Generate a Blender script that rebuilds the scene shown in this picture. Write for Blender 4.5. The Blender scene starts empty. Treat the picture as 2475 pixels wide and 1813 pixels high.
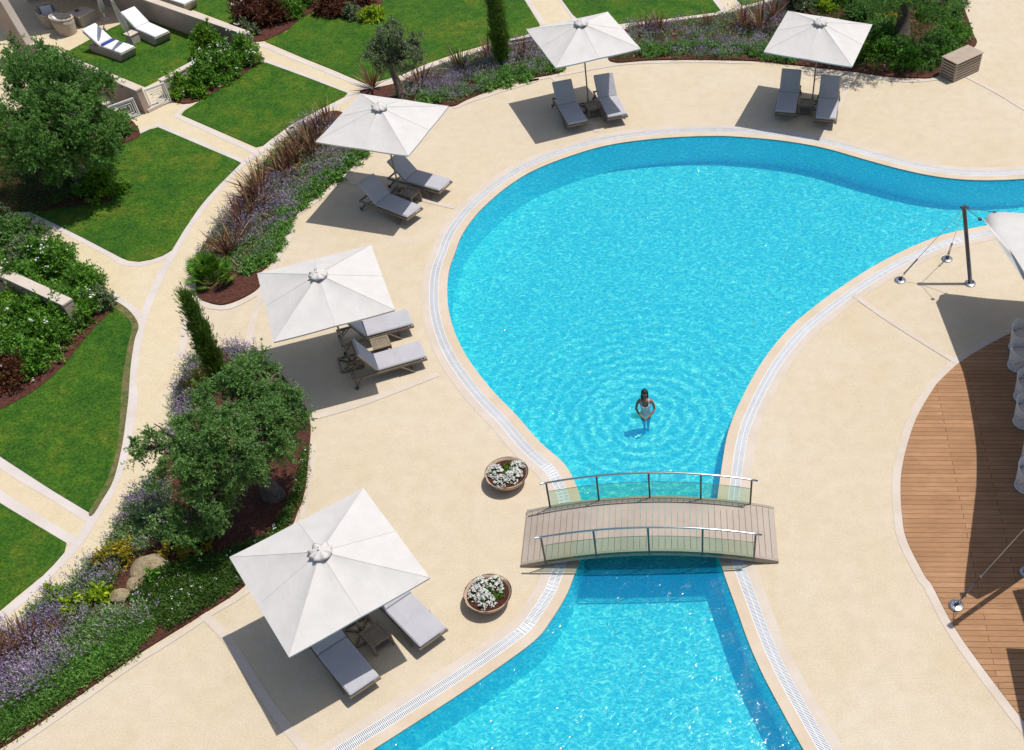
import bpy, bmesh, math, random
import numpy as np
from mathutils import Vector, Matrix
from mathutils.geometry import tessellate_polygon

SC = bpy.context.scene
COL = SC.collection
rnd = random.Random(7)
NR = np.random.default_rng(7)

# ------------------------------------------------------------------ camera
F_PX, PITCH, ROLL, CAM_H = 2458.62, math.radians(51.503), math.radians(-0.8454), 18.627
CX, CY, IW, IH = 1648.35, 1318.16, 2475.0, 1813.0
cam_data = bpy.data.cameras.new('camera')
cam = bpy.data.objects.new('camera', cam_data)
COL.objects.link(cam)
SC.camera = cam
cam_data.sensor_width = 36.0
cam_data.sensor_fit = 'HORIZONTAL'
cam_data.lens = 36.0 * F_PX / IW
cam_data.shift_x = -(CX - IW / 2) / IW
cam_data.shift_y = (CY - IH / 2) / IW
cam_data.clip_start = 0.1
cam_data.clip_end = 1500
_R = Vector((1, 0, 0)); _U = Vector((0, math.sin(PITCH), math.cos(PITCH))); _F = Vector((0, math.cos(PITCH), -math.sin(PITCH)))
_ex = _R * math.cos(ROLL) + _U * math.sin(ROLL)
_eu = -_R * math.sin(ROLL) + _U * math.cos(ROLL)
_m = Matrix((( _ex.x, _eu.x, -_F.x, 0), (_ex.y, _eu.y, -_F.y, 0), (_ex.z, _eu.z, -_F.z, CAM_H), (0, 0, 0, 1)))
cam.matrix_world = _m

# ------------------------------------------------------------------ light
SHX, SHY = -0.38200, -0.15975          # ground displacement of a shadow per metre of height
SUN_EL = math.radians(67.5)
sun_d = bpy.data.lights.new('sun', 'SUN')
sun_d.energy = 4.3
sun_d.angle = math.radians(0.53)
sun_d.color = (1.0, 0.97, 0.915)
sun = bpy.data.objects.new('sun', sun_d)
sun.location = (20, 10, 45)
sun.rotation_euler = Vector((SHX, SHY, -1)).to_track_quat('-Z', 'Y').to_euler()
COL.objects.link(sun)
W = bpy.data.worlds.new('World')
SC.world = W
W.use_nodes = True
_nt = W.node_tree
_bg = _nt.nodes['Background']
_sky = _nt.nodes.new('ShaderNodeTexSky')
_sky.sky_type = 'NISHITA'
_sky.sun_disc = False
_sky.sun_elevation = SUN_EL
_sky.dust_density = 1.6
_sky.ozone_density = 0.5
_sky.sun_rotation = math.atan2(-SHX, -SHY)
_nt.links.new(_sky.outputs[0], _bg.inputs[0])
_bg.inputs[1].default_value = 0.115
SC.view_settings.view_transform = 'Standard'
SC.view_settings.look = 'None'
SC.view_settings.exposure = 0.0
SC.view_settings.gamma = 1.0
SC.cycles.max_bounces = 6
SC.cycles.diffuse_bounces = 3
SC.cycles.transmission_bounces = 4
SC.cycles.glossy_bounces = 2
SC.cycles.transparent_max_bounces = 12
SC.cycles.caustics_reflective = False
SC.cycles.caustics_refractive = False

# ------------------------------------------------------------------ survey helpers (photo point -> point on a level plane)
def G(p, z=0.0):
    du, dv = p[0] - CX, p[1] - CY
    u = du * math.cos(ROLL) + dv * math.sin(ROLL)
    v = -du * math.sin(ROLL) + dv * math.cos(ROLL)
    dx, dy, dz = u, F_PX * math.cos(PITCH) - v * math.sin(PITCH), -F_PX * math.sin(PITCH) - v * math.cos(PITCH)
    t = (z - CAM_H) / dz
    return Vector((dx * t, dy * t, z))
K = 0.310421
DS = 1.09756
def Rg(x0, y0, pts, k=K):
    return [(x0 + a * k, y0 + b * k) for a, b in pts]
def Dd(pts):
    return [(a * DS, b * DS) for a, b in pts]
def ground(pts, z=0.0):
    return [G(p, z) for p in pts]
def smooth(pts, n=6, closed=True):
    out = []
    N = len(pts)
    rng = range(N) if closed else range(N - 1)
    for i in rng:
        if closed:
            p0, p1, p2, p3 = pts[(i - 1) % N], pts[i], pts[(i + 1) % N], pts[(i + 2) % N]
        else:
            p0, p1, p2, p3 = pts[max(i - 1, 0)], pts[i], pts[i + 1], pts[min(i + 2, N - 1)]
        for k in range(n):
            t = k / n
            out.append(0.5 * ((2 * p1) + (p2 - p0) * t + (2 * p0 - 5 * p1 + 4 * p2 - p3) * t * t + (3 * p1 - p0 - 3 * p2 + p3) * t ** 3))
    if not closed:
        out.append(pts[-1].copy())
    return out
def resample(pts, step, closed=True):
    P = pts + ([pts[0]] if closed else [])
    d = [0.0]
    for a, b in zip(P, P[1:]):
        d.append(d[-1] + (b - a).length)
    n = max(2, int(d[-1] / step))
    out = []
    j = 0
    for i in range(n + (0 if closed else 1)):
        s = d[-1] * i / n
        while j < len(d) - 2 and d[j + 1] < s:
            j += 1
        t = (s - d[j]) / max(1e-9, d[j + 1] - d[j])
        out.append(P[j].lerp(P[j + 1], t))
    return out
def area2(pts):
    return sum(pts[i].x * pts[(i + 1) % len(pts)].y - pts[(i + 1) % len(pts)].x * pts[i].y for i in range(len(pts))) / 2
def offset(pts, d, closed=True):
    """offset to the outside of a counter-clockwise loop"""
    out = []
    N = len(pts)
    for i in range(N):
        a = pts[(i - 1) % N] if closed else pts[max(i - 1, 0)]
        b = pts[(i + 1) % N] if closed else pts[min(i + 1, N - 1)]
        t = (b - a); t.z = 0; t.normalize()
        out.append(pts[i] + Vector((t.y, -t.x, 0)) * d)
    return out
def inside(x, y, poly):
    c = False
    n = len(poly)
    j = n - 1
    for i in range(n):
        a, b = poly[i], poly[j]
        if (a.y > y) != (b.y > y) and x < (b.x - a.x) * (y - a.y) / (b.y - a.y) + a.x:
            c = not c
        j = i
    return c

# ------------------------------------------------------------------ materials
def mat(name, rough=0.6, spec=0.3, metallic=0.0):
    m = bpy.data.materials.new(name)
    m.use_nodes = True
    b = m.node_tree.nodes['Principled BSDF']
    b.inputs['Roughness'].default_value = rough
    b.inputs['Specular IOR Level'].default_value = spec
    b.inputs['Metallic'].default_value = metallic
    return m, m.node_tree, b
def N(nt, t, **kw):
    n = nt.nodes.new(t)
    for k, v in kw.items():
        if k in n.inputs:
            n.inputs[k].default_value = v
        else:
            setattr(n, k, v)
    return n
def coords(nt, scale=(1, 1, 1), rot=(0, 0, 0), obj=True):
    tc = N(nt, 'ShaderNodeTexCoord')
    mp = N(nt, 'ShaderNodeMapping')
    mp.inputs['Scale'].default_value = scale
    mp.inputs['Rotation'].default_value = rot
    nt.links.new(tc.outputs['Object'], mp.inputs[0])
    return mp.outputs[0]
def ramp(nt, src, stops):
    r = N(nt, 'ShaderNodeValToRGB')
    els = r.color_ramp.elements
    while len(els) < len(stops):
        els.new(0.5)
    for e, (p, c) in zip(els, stops):
        e.position = p
        e.color = (c[0], c[1], c[2], 1)
    nt.links.new(src, r.inputs[0])
    return r.outputs[0]
def mix(nt, a, b, fac, mode='MIX'):
    m = N(nt, 'ShaderNodeMix', data_type='RGBA', blend_type=mode)
    for s, v in ((m.inputs['Factor'], fac), (m.inputs['A'], a), (m.inputs['B'], b)):
        if isinstance(v, (int, float)):
            s.default_value = v
        elif isinstance(v, tuple):
            s.default_value = (v[0], v[1], v[2], 1)
        else:
            nt.links.new(v, s)
    return m.outputs['Result']
def noise(nt, vec, scale, detail=4, rough=0.55, dist=0.0):
    n = N(nt, 'ShaderNodeTexNoise')
    n.inputs['Scale'].default_value = scale
    n.inputs['Detail'].default_value = detail
    n.inputs['Roughness'].default_value = rough
    n.inputs['Distortion'].default_value = dist
    nt.links.new(vec, n.inputs['Vector'])
    return n.outputs['Fac']
def bump(nt, b, h, strength=0.3, dist=0.02):
    n = N(nt, 'ShaderNodeBump')
    n.inputs['Strength'].default_value = strength
    n.inputs['Distance'].default_value = dist
    nt.links.new(h, n.inputs['Height'])
    nt.links.new(n.outputs[0], b.inputs['Normal'])
def noisy(name, c1, c2, scale=3.0, fine=60.0, finec=0.15, rough=0.7, bmp=0.2, bd=0.01, spec=0.25, metallic=0.0, detail=4):
    """broad mottling between two real surface colours plus fine grain"""
    m, nt, b = mat(name, rough, spec, metallic)
    v = coords(nt)
    n1 = noise(nt, v, scale, detail)
    c = ramp(nt, n1, [(0.3, c1), (0.7, c2)])
    n2 = noise(nt, v, fine, 3, 0.7)
    g = ramp(nt, n2, [(0.3, (1 - finec,) * 3), (0.7, (1.0 + 0 * finec,) * 3)])
    c = mix(nt, c, g, 1.0, 'MULTIPLY')
    nt.links.new(c, b.inputs['Base Color'])
    if bmp:
        bump(nt, b, n2, bmp, bd)
    return m
def leafmat(name, stops, trans=0.3, rough=0.5, spec=0.3, tint=None):
    m, nt, b = mat(name, rough, spec)
    g = N(nt, 'ShaderNodeNewGeometry')
    c = ramp(nt, g.outputs['Random Per Island'], stops)
    v = coords(nt)
    n1 = noise(nt, v, 1.3, 2)
    c = mix(nt, c, ramp(nt, n1, [(0.35, (0.78, 0.78, 0.78)), (0.65, (1.1, 1.1, 1.0))]), 1.0, 'MULTIPLY')
    nt.links.new(c, b.inputs['Base Color'])
    tr = N(nt, 'ShaderNodeBsdfTranslucent')
    nt.links.new(c, tr.inputs[0])
    mx = N(nt, 'ShaderNodeMixShader')
    mx.inputs[0].default_value = trans
    nt.links.new(b.outputs[0], mx.inputs[1])
    nt.links.new(tr.outputs[0], mx.inputs[2])
    nt.links.new(mx.outputs[0], nt.nodes['Material Output'].inputs[0])
    return m

M = {}
# cream resin-bound gravel: pores, stains
def paving(name, base, dark, warm):
    m, nt, b = mat(name, 0.85, 0.15)
    v = coords(nt)
    big = noise(nt, v, 0.32, 6, 0.62, 0.8)
    mid = noise(nt, v, 2.6, 5, 0.65)
    fine = noise(nt, v, 26, 5, 0.8)
    c = ramp(nt, big, [(0.3, warm), (0.68, base)])
    c = mix(nt, c, ramp(nt, mid, [(0.28, (0.92, 0.90, 0.87)), (0.62, (1.03, 1.03, 1.03))]), 0.75, 'MULTIPLY')
    c = mix(nt, c, ramp(nt, fine, [(0.40, dark), (0.58, (1.10, 1.10, 1.10))]), 0.65, 'MULTIPLY')
    nt.links.new(c, b.inputs['Base Color'])
    bump(nt, b, fine, 0.35, 0.008)
    return m
M['deck'] = paving('cream_paving', (0.545, 0.470, 0.362), (0.87, 0.85, 0.82), (0.525, 0.433, 0.305))
M['path'] = paving('path_gravel', (0.57, 0.49, 0.355), (0.86, 0.83, 0.78), (0.55, 0.455, 0.305))
def stone(name, base, warm, joint=0.55):
    m, nt, b = mat(name, 0.75, 0.2)
    v = coords(nt)
    big = noise(nt, v, 1.1, 4, 0.6)
    fine = noise(nt, v, 30, 4, 0.7)
    c = ramp(nt, big, [(0.35, warm), (0.65, base)])
    c = mix(nt, c, ramp(nt, fine, [(0.3, (0.88, 0.87, 0.85)), (0.6, (1.03,) * 3)]), 0.6, 'MULTIPLY')
    nt.links.new(c, b.inputs['Base Color'])
    bump(nt, b, fine, 0.25, 0.006)
    return m
M['strip'] = stone('pale_stone', (0.56, 0.485, 0.42), (0.51, 0.43, 0.35))
M['whitestone'] = stone('white_stone', (0.57, 0.51, 0.475), (0.52, 0.455, 0.41))
M['coping'] = stone('peach_stone', (0.56, 0.47, 0.375), (0.52, 0.41, 0.295))
M['mulch'] = noisy('bark_mulch', (0.075, 0.022, 0.014), (0.20, 0.075, 0.05), 14, 45, 0.6, 0.9, 0.9, 0.05)
M['soil'] = noisy('dry_ground', (0.25, 0.19, 0.11), (0.33, 0.25, 0.15), 0.6, 30, 0.3, 0.95, 0.3)
M['potsoil'] = noisy('pot_soil', (0.05, 0.016, 0.010), (0.12, 0.04, 0.022), 20, 60, 0.5, 0.95, 0.9, 0.03)
def grass():
    m, nt, b = mat('lawn_grass', 0.85, 0.1)
    v = coords(nt)
    big = noise(nt, v, 0.55, 5, 0.6, 0.5)
    mid = noise(nt, v, 2.6, 8, 0.78)
    fine = noise(nt, v, 17, 6, 0.85)
    c = ramp(nt, big, [(0.32, (0.026, 0.085, 0.009)), (0.52, (0.044, 0.110, 0.010)), (0.72, (0.085, 0.120, 0.013))])
    c = mix(nt, c, ramp(nt, mid, [(0.38, (0.60, 0.80, 0.9)), (0.50, (1, 1, 1)), (0.64, (1.6, 1.22, 1.1))]), 0.9, 'MULTIPLY')
    c = mix(nt, c, ramp(nt, fine, [(0.40, (0.42, 0.48, 0.42)), (0.50, (1.0, 1.0, 1.0)), (0.60, (1.8, 1.6, 1.5))]), 0.9, 'MULTIPLY')
    nt.links.new(c, b.inputs['Base Color'])
    bump(nt, b, fine, 0.9, 0.035)
    return m
M['grass'] = grass()
M['grass_soil'] = noisy('dry_thatch', (0.25, 0.17, 0.085), (0.055, 0.12, 0.014), 6, 50, 0.5, 0.9, 0.5, 0.02)
def wooddeck():
    m, nt, b = mat('deck_boards', 0.8, 0.1)
    v = coords(nt, (1, 1, 1), (0, 0, math.radians(1.5)))
    br = N(nt, 'ShaderNodeTexBrick')
    br.offset = 0.37
    br.inputs['Color1'].default_value = (0.39, 0.23, 0.13, 1)
    br.inputs['Color2'].default_value = (0.32, 0.185, 0.10, 1)
    br.inputs['Mortar'].default_value = (0.06, 0.025, 0.012, 1)
    br.inputs['Scale'].default_value = 1.0
    br.inputs['Mortar Size'].default_value = 0.006
    br.inputs['Mortar Smooth'].default_value = 0.3
    br.inputs['Brick Width'].default_value = 2.4
    br.inputs['Row Height'].default_value = 0.145
    nt.links.new(v, br.inputs['Vector'])
    v2 = coords(nt, (1.2, 22, 1))
    n1 = noise(nt, v2, 2.5, 5, 0.65)
    v3 = coords(nt)
    n2 = noise(nt, v3, 1.2, 4)
    c = mix(nt, br.outputs['Color'], ramp(nt, n1, [(0.3, (0.72, 0.68, 0.62)), (0.7, (1.2, 1.15, 1.1))]), 0.8, 'MULTIPLY')
    c = mix(nt, c, ramp(nt, n2, [(0.3, (0.86, 0.82, 0.8)), (0.7, (1.1, 1.08, 1.1))]), 0.8, 'MULTIPLY')
    nt.links.new(c, b.inputs['Base Color'])
    bump(nt, b, br.outputs['Fac'], 0.4, -0.006)
    return m
M['wood'] = wooddeck()
def pooltile():
    m, nt, b = mat('pool_mosaic', 0.4, 0.4)
    v = coords(nt)
    vo = N(nt, 'ShaderNodeTexVoronoi')
    vo.inputs['Scale'].default_value = 40
    nt.links.new(v, vo.inputs['Vector'])
    n1 = noise(nt, v, 0.8, 3)
    c = ramp(nt, n1, [(0.3, (0.10, 0.74, 0.58)), (0.7, (0.115, 0.78, 0.61))])
    hs = N(nt, 'ShaderNodeSeparateColor')
    nt.links.new(vo.outputs['Color'], hs.inputs[0])
    c = mix(nt, c, ramp(nt, hs.outputs[0], [(0, (0.9, 0.93, 0.95)), (1, (1.08, 1.05, 1.03))]), 1.0, 'MULTIPLY')
    nt.links.new(c, b.inputs['Base Color'])
    return m
M['pool'] = pooltile()
M['poolwall'] = noisy('pool_tile_bounce_light', (0.13, 0.84, 0.84), (0.15, 0.87, 0.87), 1.5, 60, 0.04, 0.5, 0.0)  # wall tile colour lightened, painting in scattered and bounced light
PERSON = Vector((-0.90, 19.24, 0))
def water():
    m = bpy.data.materials.new('pool_water')
    m.use_nodes = True
    nt = m.node_tree
    nt.nodes.clear()
    out = N(nt, 'ShaderNodeOutputMaterial')
    v = coords(nt)
    # wave field: warped cells (caustic light painted into tint), ring ripples round the bather
    wn = N(nt, 'ShaderNodeTexNoise')
    wn.inputs['Scale'].default_value = 2.2
    wn.inputs['Detail'].default_value = 3
    nt.links.new(v, wn.inputs['Vector'])
    wv = N(nt, 'ShaderNodeVectorMath', operation='MULTIPLY_ADD')
    nt.links.new(wn.outputs['Color'], wv.inputs[0])
    wv.inputs[1].default_value = (0.55, 0.55, 0.0)
    nt.links.new(v, wv.inputs[2])
    mp = N(nt, 'ShaderNodeMapping')
    mp.inputs['Rotation'].default_value = (0, 0, math.radians(25))
    mp.inputs['Scale'].default_value = (1.0, 1.7, 1.0)
    nt.links.new(wv.outputs[0], mp.inputs[0])
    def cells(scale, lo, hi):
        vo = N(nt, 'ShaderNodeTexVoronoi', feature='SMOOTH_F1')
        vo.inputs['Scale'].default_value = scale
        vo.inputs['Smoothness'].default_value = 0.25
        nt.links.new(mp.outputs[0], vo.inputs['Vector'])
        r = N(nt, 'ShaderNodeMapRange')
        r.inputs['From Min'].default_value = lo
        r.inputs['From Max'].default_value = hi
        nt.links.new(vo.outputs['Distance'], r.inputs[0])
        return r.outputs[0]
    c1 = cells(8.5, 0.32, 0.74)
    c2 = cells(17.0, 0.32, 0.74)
    # rings
    sub = N(nt, 'ShaderNodeVectorMath', operation='SUBTRACT')
    nt.links.new(wv.outputs[0], sub.inputs[0])
    sub.inputs[1].default_value = (PERSON.x + 0.28, PERSON.y + 0.28, 0)
    sub2 = N(nt, 'ShaderNodeVectorMath', operation='MULTIPLY')
    nt.links.new(sub.outputs[0], sub2.inputs[0])
    sub2.inputs[1].default_value = (1, 1, 0)
    ln = N(nt, 'ShaderNodeVectorMath', operation='LENGTH')
    nt.links.new(sub2.outputs[0], ln.inputs[0])
    def mth(op, a, b=None, c=None):
        n = N(nt, 'ShaderNodeMath', operation=op)
        for i, x in enumerate((a, b, c)):
            if x is None: continue
            if isinstance(x, (int, float)): n.inputs[i].default_value = x
            else: nt.links.new(x, n.inputs[i])
        return n.outputs[0]
    sn = mth('SINE', mth('MULTIPLY', ln.outputs['Value'], 18.0))
    fall = N(nt, 'ShaderNodeMapRange')
    fall.inputs['From Min'].default_value = 0.6
    fall.inputs['From Max'].default_value = 6.0
    fall.inputs['To Min'].default_value = 0.30
    fall.inputs['To Max'].default_value = 0.0
    nt.links.new(ln.outputs['Value'], fall.inputs[0])
    ring = mth('MULTIPLY', sn, fall.outputs[0])
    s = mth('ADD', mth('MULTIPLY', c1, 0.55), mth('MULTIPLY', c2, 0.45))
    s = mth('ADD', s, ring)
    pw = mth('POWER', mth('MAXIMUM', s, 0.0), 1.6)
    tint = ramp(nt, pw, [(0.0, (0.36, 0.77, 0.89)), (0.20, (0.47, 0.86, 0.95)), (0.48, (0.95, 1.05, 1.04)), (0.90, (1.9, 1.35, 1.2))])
    tr = N(nt, 'ShaderNodeBsdfTransparent')
    nt.links.new(tint, tr.inputs[0])
    gl = N(nt, 'ShaderNodeBsdfGlossy')
    gl.inputs['Roughness'].default_value = 0.06
    gl.inputs['Color'].default_value = (0.9, 0.95, 1, 1)
    bp = N(nt, 'ShaderNodeBump')
    bp.inputs['Strength'].default_value = 0.5
    bp.inputs['Distance'].default_value = 0.02
    nt.links.new(s, bp.inputs['Height'])
    nt.links.new(bp.outputs[0], gl.inputs['Normal'])
    fr = N(nt, 'ShaderNodeFresnel')
    fr.inputs['IOR'].default_value = 1.33
    nt.links.new(bp.outputs[0], fr.inputs['Normal'])
    # light scattered back by the body of water
    df = N(nt, 'ShaderNodeBsdfDiffuse')
    df.inputs[0].default_value = (0.010, 0.34, 0.74, 1)
    body = N(nt, 'ShaderNodeMixShader')
    body.inputs[0].default_value = 0.35
    nt.links.new(tr.outputs[0], body.inputs[1])
    nt.links.new(df.outputs[0], body.inputs[2])
    mx = N(nt, 'ShaderNodeMixShader')
    nt.links.new(fr.outputs[0], mx.inputs[0])
    nt.links.new(body.outputs[0], mx.inputs[1])
    nt.links.new(gl.outputs[0], mx.inputs[2])
    nt.links.new(mx.outputs[0], out.inputs[0])
    return m
M['water'] = water()
def fabric(name, col, weave=220, rough=0.85, wr=0.15):
    m, nt, b = mat(name, rough, 0.15)
    v = coords(nt)
    n1 = noise(nt, v, 2.2, 3)
    n2 = noise(nt, v, weave, 2, 0.8)
    d = tuple(x * 0.93 for x in col)
    c = ramp(nt, n1, [(0.35, d), (0.65, col)])
    c = mix(nt, c, ramp(nt, n2, [(0.3, (0.9,) * 3), (0.7, (1.02,) * 3)]), 0.7, 'MULTIPLY')
    nt.links.new(c, b.inputs['Base Color'])
    n3 = noise(nt, v, 2.6, 4, 0.5, 1.2)
    bump(nt, b, n3, wr * 1.8, 0.04)
    return m
M['canvas'] = fabric('white_canvas', (0.58, 0.55, 0.52))
M['cushion'] = fabric('grey_cushion', (0.43, 0.42, 0.445), 160, 0.9, 0.25)
M['whitecushion'] = fabric('white_cushion', (0.74, 0.72, 0.73), 160, 0.9, 0.3)
M['towel'] = fabric('blue_towel', (0.06, 0.08, 0.30), 90, 0.95, 0.3)
M['teak'] = noisy('weathered_teak', (0.20, 0.155, 0.11), (0.30, 0.24, 0.17), 6, 50, 0.3, 0.6, 0.3, 0.005)
M['bronze'] = noisy('bronze_pole', (0.20, 0.155, 0.11), (0.26, 0.2, 0.14), 5, 60, 0.1, 0.4, 0.05, 0.003, 0.5, 0.3)
M['steel'] = noisy('brushed_steel', (0.45, 0.45, 0.47), (0.6, 0.6, 0.62), 5, 80, 0.1, 0.28, 0.05, 0.002, 0.5, 1.0)
M['darksteel'] = noisy('dark_steel', (0.10, 0.095, 0.10), (0.15, 0.14, 0.15), 5, 80, 0.1, 0.4, 0.05, 0.002, 0.5, 0.6)
M['plank'] = noisy('composite_plank', (0.36, 0.295, 0.245), (0.44, 0.365, 0.30), 1.2, 50, 0.12, 0.7, 0.15, 0.004)
M['beam'] = noisy('painted_beam', (0.30, 0.26, 0.20), (0.36, 0.31, 0.25), 3, 50, 0.12, 0.6, 0.1, 0.003)
M['render_wall'] = noisy('rendered_wall', (0.40, 0.30, 0.25), (0.48, 0.37, 0.31), 2.0, 35, 0.25, 0.9, 0.5, 0.01)
M['bowl'] = noisy('clay_bowl', (0.42, 0.29, 0.20), (0.52, 0.37, 0.27), 3.0, 50, 0.15, 0.7, 0.2)
M['box'] = noisy('painted_slats', (0.36, 0.28, 0.215), (0.43, 0.34, 0.265), 4, 50, 0.15, 0.6, 0.1)
M['whitemetal'] = noisy('white_paint', (0.72, 0.71, 0.70), (0.78, 0.77, 0.76), 4, 50, 0.05, 0.4, 0.0)
M['grate'] = noisy('white_grating', (0.64, 0.64, 0.645), (0.70, 0.70, 0.70), 3, 50, 0.05, 0.5, 0.0)
M['channel'] = noisy('gutter_channel', (0.30, 0.30, 0.31), (0.38, 0.38, 0.39), 3, 50, 0.1, 0.5, 0.0)
def wicker():
    m, nt, b = mat('pale_wicker', 0.7, 0.25)
    v = coords(nt)
    w = N(nt, 'ShaderNodeTexWave', wave_type='BANDS', bands_direction='Z')
    w.inputs['Scale'].default_value = 10
    w.inputs['Distortion'].default_value = 4.0
    w.inputs['Detail'].default_value = 2
    nt.links.new(v, w.inputs['Vector'])
    n2 = noise(nt, v, 45, 3, 0.8)
    c = ramp(nt, w.outputs['Fac'], [(0.15, (0.20, 0.15, 0.11)), (0.6, (0.64, 0.57, 0.49))])
    c = mix(nt, c, ramp(nt, n2, [(0.3, (0.75,) * 3), (0.7, (1.05,) * 3)]), 0.8, 'MULTIPLY')
    nt.links.new(c, b.inputs['Base Color'])
    bump(nt, b, w.outputs['Fac'], 0.6, 0.02)
    return m
M['wicker'] = wicker()
def glassmat():
    m = bpy.data.materials.new('green_glass')
    m.use_nodes = True
    nt = m.node_tree
    nt.nodes.clear()
    out = N(nt, 'ShaderNodeOutputMaterial')
    tr = N(nt, 'ShaderNodeBsdfTransparent')
    tr.inputs[0].default_value = (0.64, 0.82, 0.70, 1)
    gl = N(nt, 'ShaderNodeBsdfGlossy')
    gl.inputs['Roughness'].default_value = 0.02
    fr = N(nt, 'ShaderNodeFresnel')
    fr.inputs['IOR'].default_value = 1.5
    mx = N(nt, 'ShaderNodeMixShader')
    nt.links.new(fr.outputs[0], mx.inputs[0])
    nt.links.new(tr.outputs[0], mx.inputs[1])
    nt.links.new(gl.outputs[0], mx.inputs[2])
    nt.links.new(mx.outputs[0], out.inputs[0])
    return m
M['glass'] = glassmat()
def meshmat():
    """white moulded plastic pierced with an open cell pattern"""
    m, nt, b = mat('pierced_white_plastic', 0.45, 0.35)
    b.inputs['Base Color'].default_value = (0.72, 0.72, 0.74, 1)
    v = coords(nt)
    vo = N(nt, 'ShaderNodeTexVoronoi', feature='DISTANCE_TO_EDGE')
    vo.inputs['Scale'].default_value = 22
    nt.links.new(v, vo.inputs['Vector'])
    gt = N(nt, 'ShaderNodeMath', operation='GREATER_THAN')
    gt.inputs[1].default_value = 0.27
    nt.links.new(vo.outputs['Distance'], gt.inputs[0])
    tr = N(nt, 'ShaderNodeBsdfTransparent')
    mx = N(nt, 'ShaderNodeMixShader')
    nt.links.new(gt.outputs[0], mx.inputs[0])
    nt.links.new(b.outputs[0], mx.inputs[1])
    nt.links.new(tr.outputs[0], mx.inputs[2])
    nt.links.new(mx.outputs[0], nt.nodes['Material Output'].inputs[0])
    return m
M['pierced'] = meshmat()
M['bark'] = noisy('olive_bark', (0.10, 0.075, 0.06), (0.24, 0.19, 0.165), 9, 40, 0.5, 0.95, 1.0, 0.05)
M['rock'] = noisy('pale_rock', (0.34, 0.25, 0.13), (0.52, 0.43, 0.28), 4, 22, 0.5, 0.9, 1.0, 0.05)
G_ = lambda a, b, c, d=None: [(0.0, a), (0.5, b), (1.0, c)]
M['olive'] = leafmat('olive_leaf', G_((0.065, 0.165, 0.030), (0.125, 0.275, 0.055), (0.27, 0.41, 0.15)), 0.42)
M['olive2'] = leafmat('olive_leaf_deep', G_((0.055, 0.155, 0.025), (0.11, 0.255, 0.045), (0.21, 0.37, 0.10)), 0.42)
M['olivegrey'] = leafmat('olive_leaf_grey', G_((0.08, 0.12, 0.05), (0.14, 0.19, 0.085), (0.25, 0.29, 0.17)), 0.2)
M['cypress'] = leafmat('cypress_leaf', G_((0.055, 0.125, 0.02), (0.105, 0.21, 0.03), (0.20, 0.31, 0.05)), 0.2)
M['bush'] = leafmat('bush_leaf', G_((0.05, 0.155, 0.016), (0.105, 0.28, 0.025), (0.24, 0.43, 0.06)), 0.4)
M['bright'] = leafmat('bright_leaf', G_((0.06, 0.19, 0.010), (0.13, 0.29, 0.015), (0.24, 0.40, 0.03)), 0.3)
M['lime'] = leafmat('lime_leaf', G_((0.17, 0.30, 0.010), (0.30, 0.45, 0.015), (0.46, 0.55, 0.03)), 0.3)
M['yellow'] = leafmat('yellow_leaf', G_((0.16, 0.17, 0.015), (0.34, 0.27, 0.02), (0.52, 0.40, 0.03)), 0.3)
M['red'] = leafmat('red_leaf', G_((0.06, 0.018, 0.010), (0.13, 0.035, 0.018), (0.17, 0.075, 0.03)), 0.3)
M['flax'] = leafmat('flax_leaf', [(0.0, (0.06, 0.024, 0.018)), (0.5, (0.155, 0.058, 0.036)), (0.8, (0.26, 0.13, 0.06)), (1.0, (0.45, 0.36, 0.15))], 0.2)
M['flaxgreen'] = leafmat('flax_green_leaf', [(0.0, (0.05, 0.03, 0.015)), (0.4, (0.12, 0.10, 0.03)), (1.0, (0.32, 0.30, 0.09))], 0.2)
M['lavleaf'] = leafmat('lavender_leaf', G_((0.11, 0.21, 0.06), (0.21, 0.35, 0.11), (0.33, 0.46, 0.22)), 0.25)
M['lavflower'] = leafmat('lavender_flower', G_((0.28, 0.19, 0.33), (0.42, 0.31, 0.50), (0.56, 0.46, 0.63)), 0.3)
M['catmint'] = leafmat('catmint_leaf', G_((0.08, 0.20, 0.035), (0.15, 0.34, 0.06), (0.27, 0.46, 0.12)), 0.3)
M['cover'] = leafmat('ground_cover_leaf', G_((0.03, 0.085, 0.014), (0.06, 0.14, 0.02), (0.13, 0.21, 0.03)), 0.25)
M['petal'] = leafmat('white_petal', G_((0.62, 0.60, 0.58), (0.75, 0.74, 0.72), (0.80, 0.80, 0.80)), 0.2)
M['palmleaf'] = leafmat('palm_leaf', G_((0.04, 0.13, 0.010), (0.08, 0.21, 0.016), (0.19, 0.33, 0.04)), 0.3)
M['skin'] = noisy('tanned_skin', (0.24, 0.125, 0.085), (0.28, 0.15, 0.105), 4, 50, 0.05, 0.5, 0.0)
M['hair'] = noisy('dark_hair', (0.012, 0.008, 0.008), (0.03, 0.018, 0.015), 20, 60, 0.2, 0.45, 0.3)
M['swimsuit'] = fabric('white_swimsuit', (0.74, 0.76, 0.78))
M['eye'] = noisy('dark_eye', (0.01, 0.008, 0.006), (0.02, 0.012, 0.01), 20, 60, 0.1, 0.2, 0)

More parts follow.
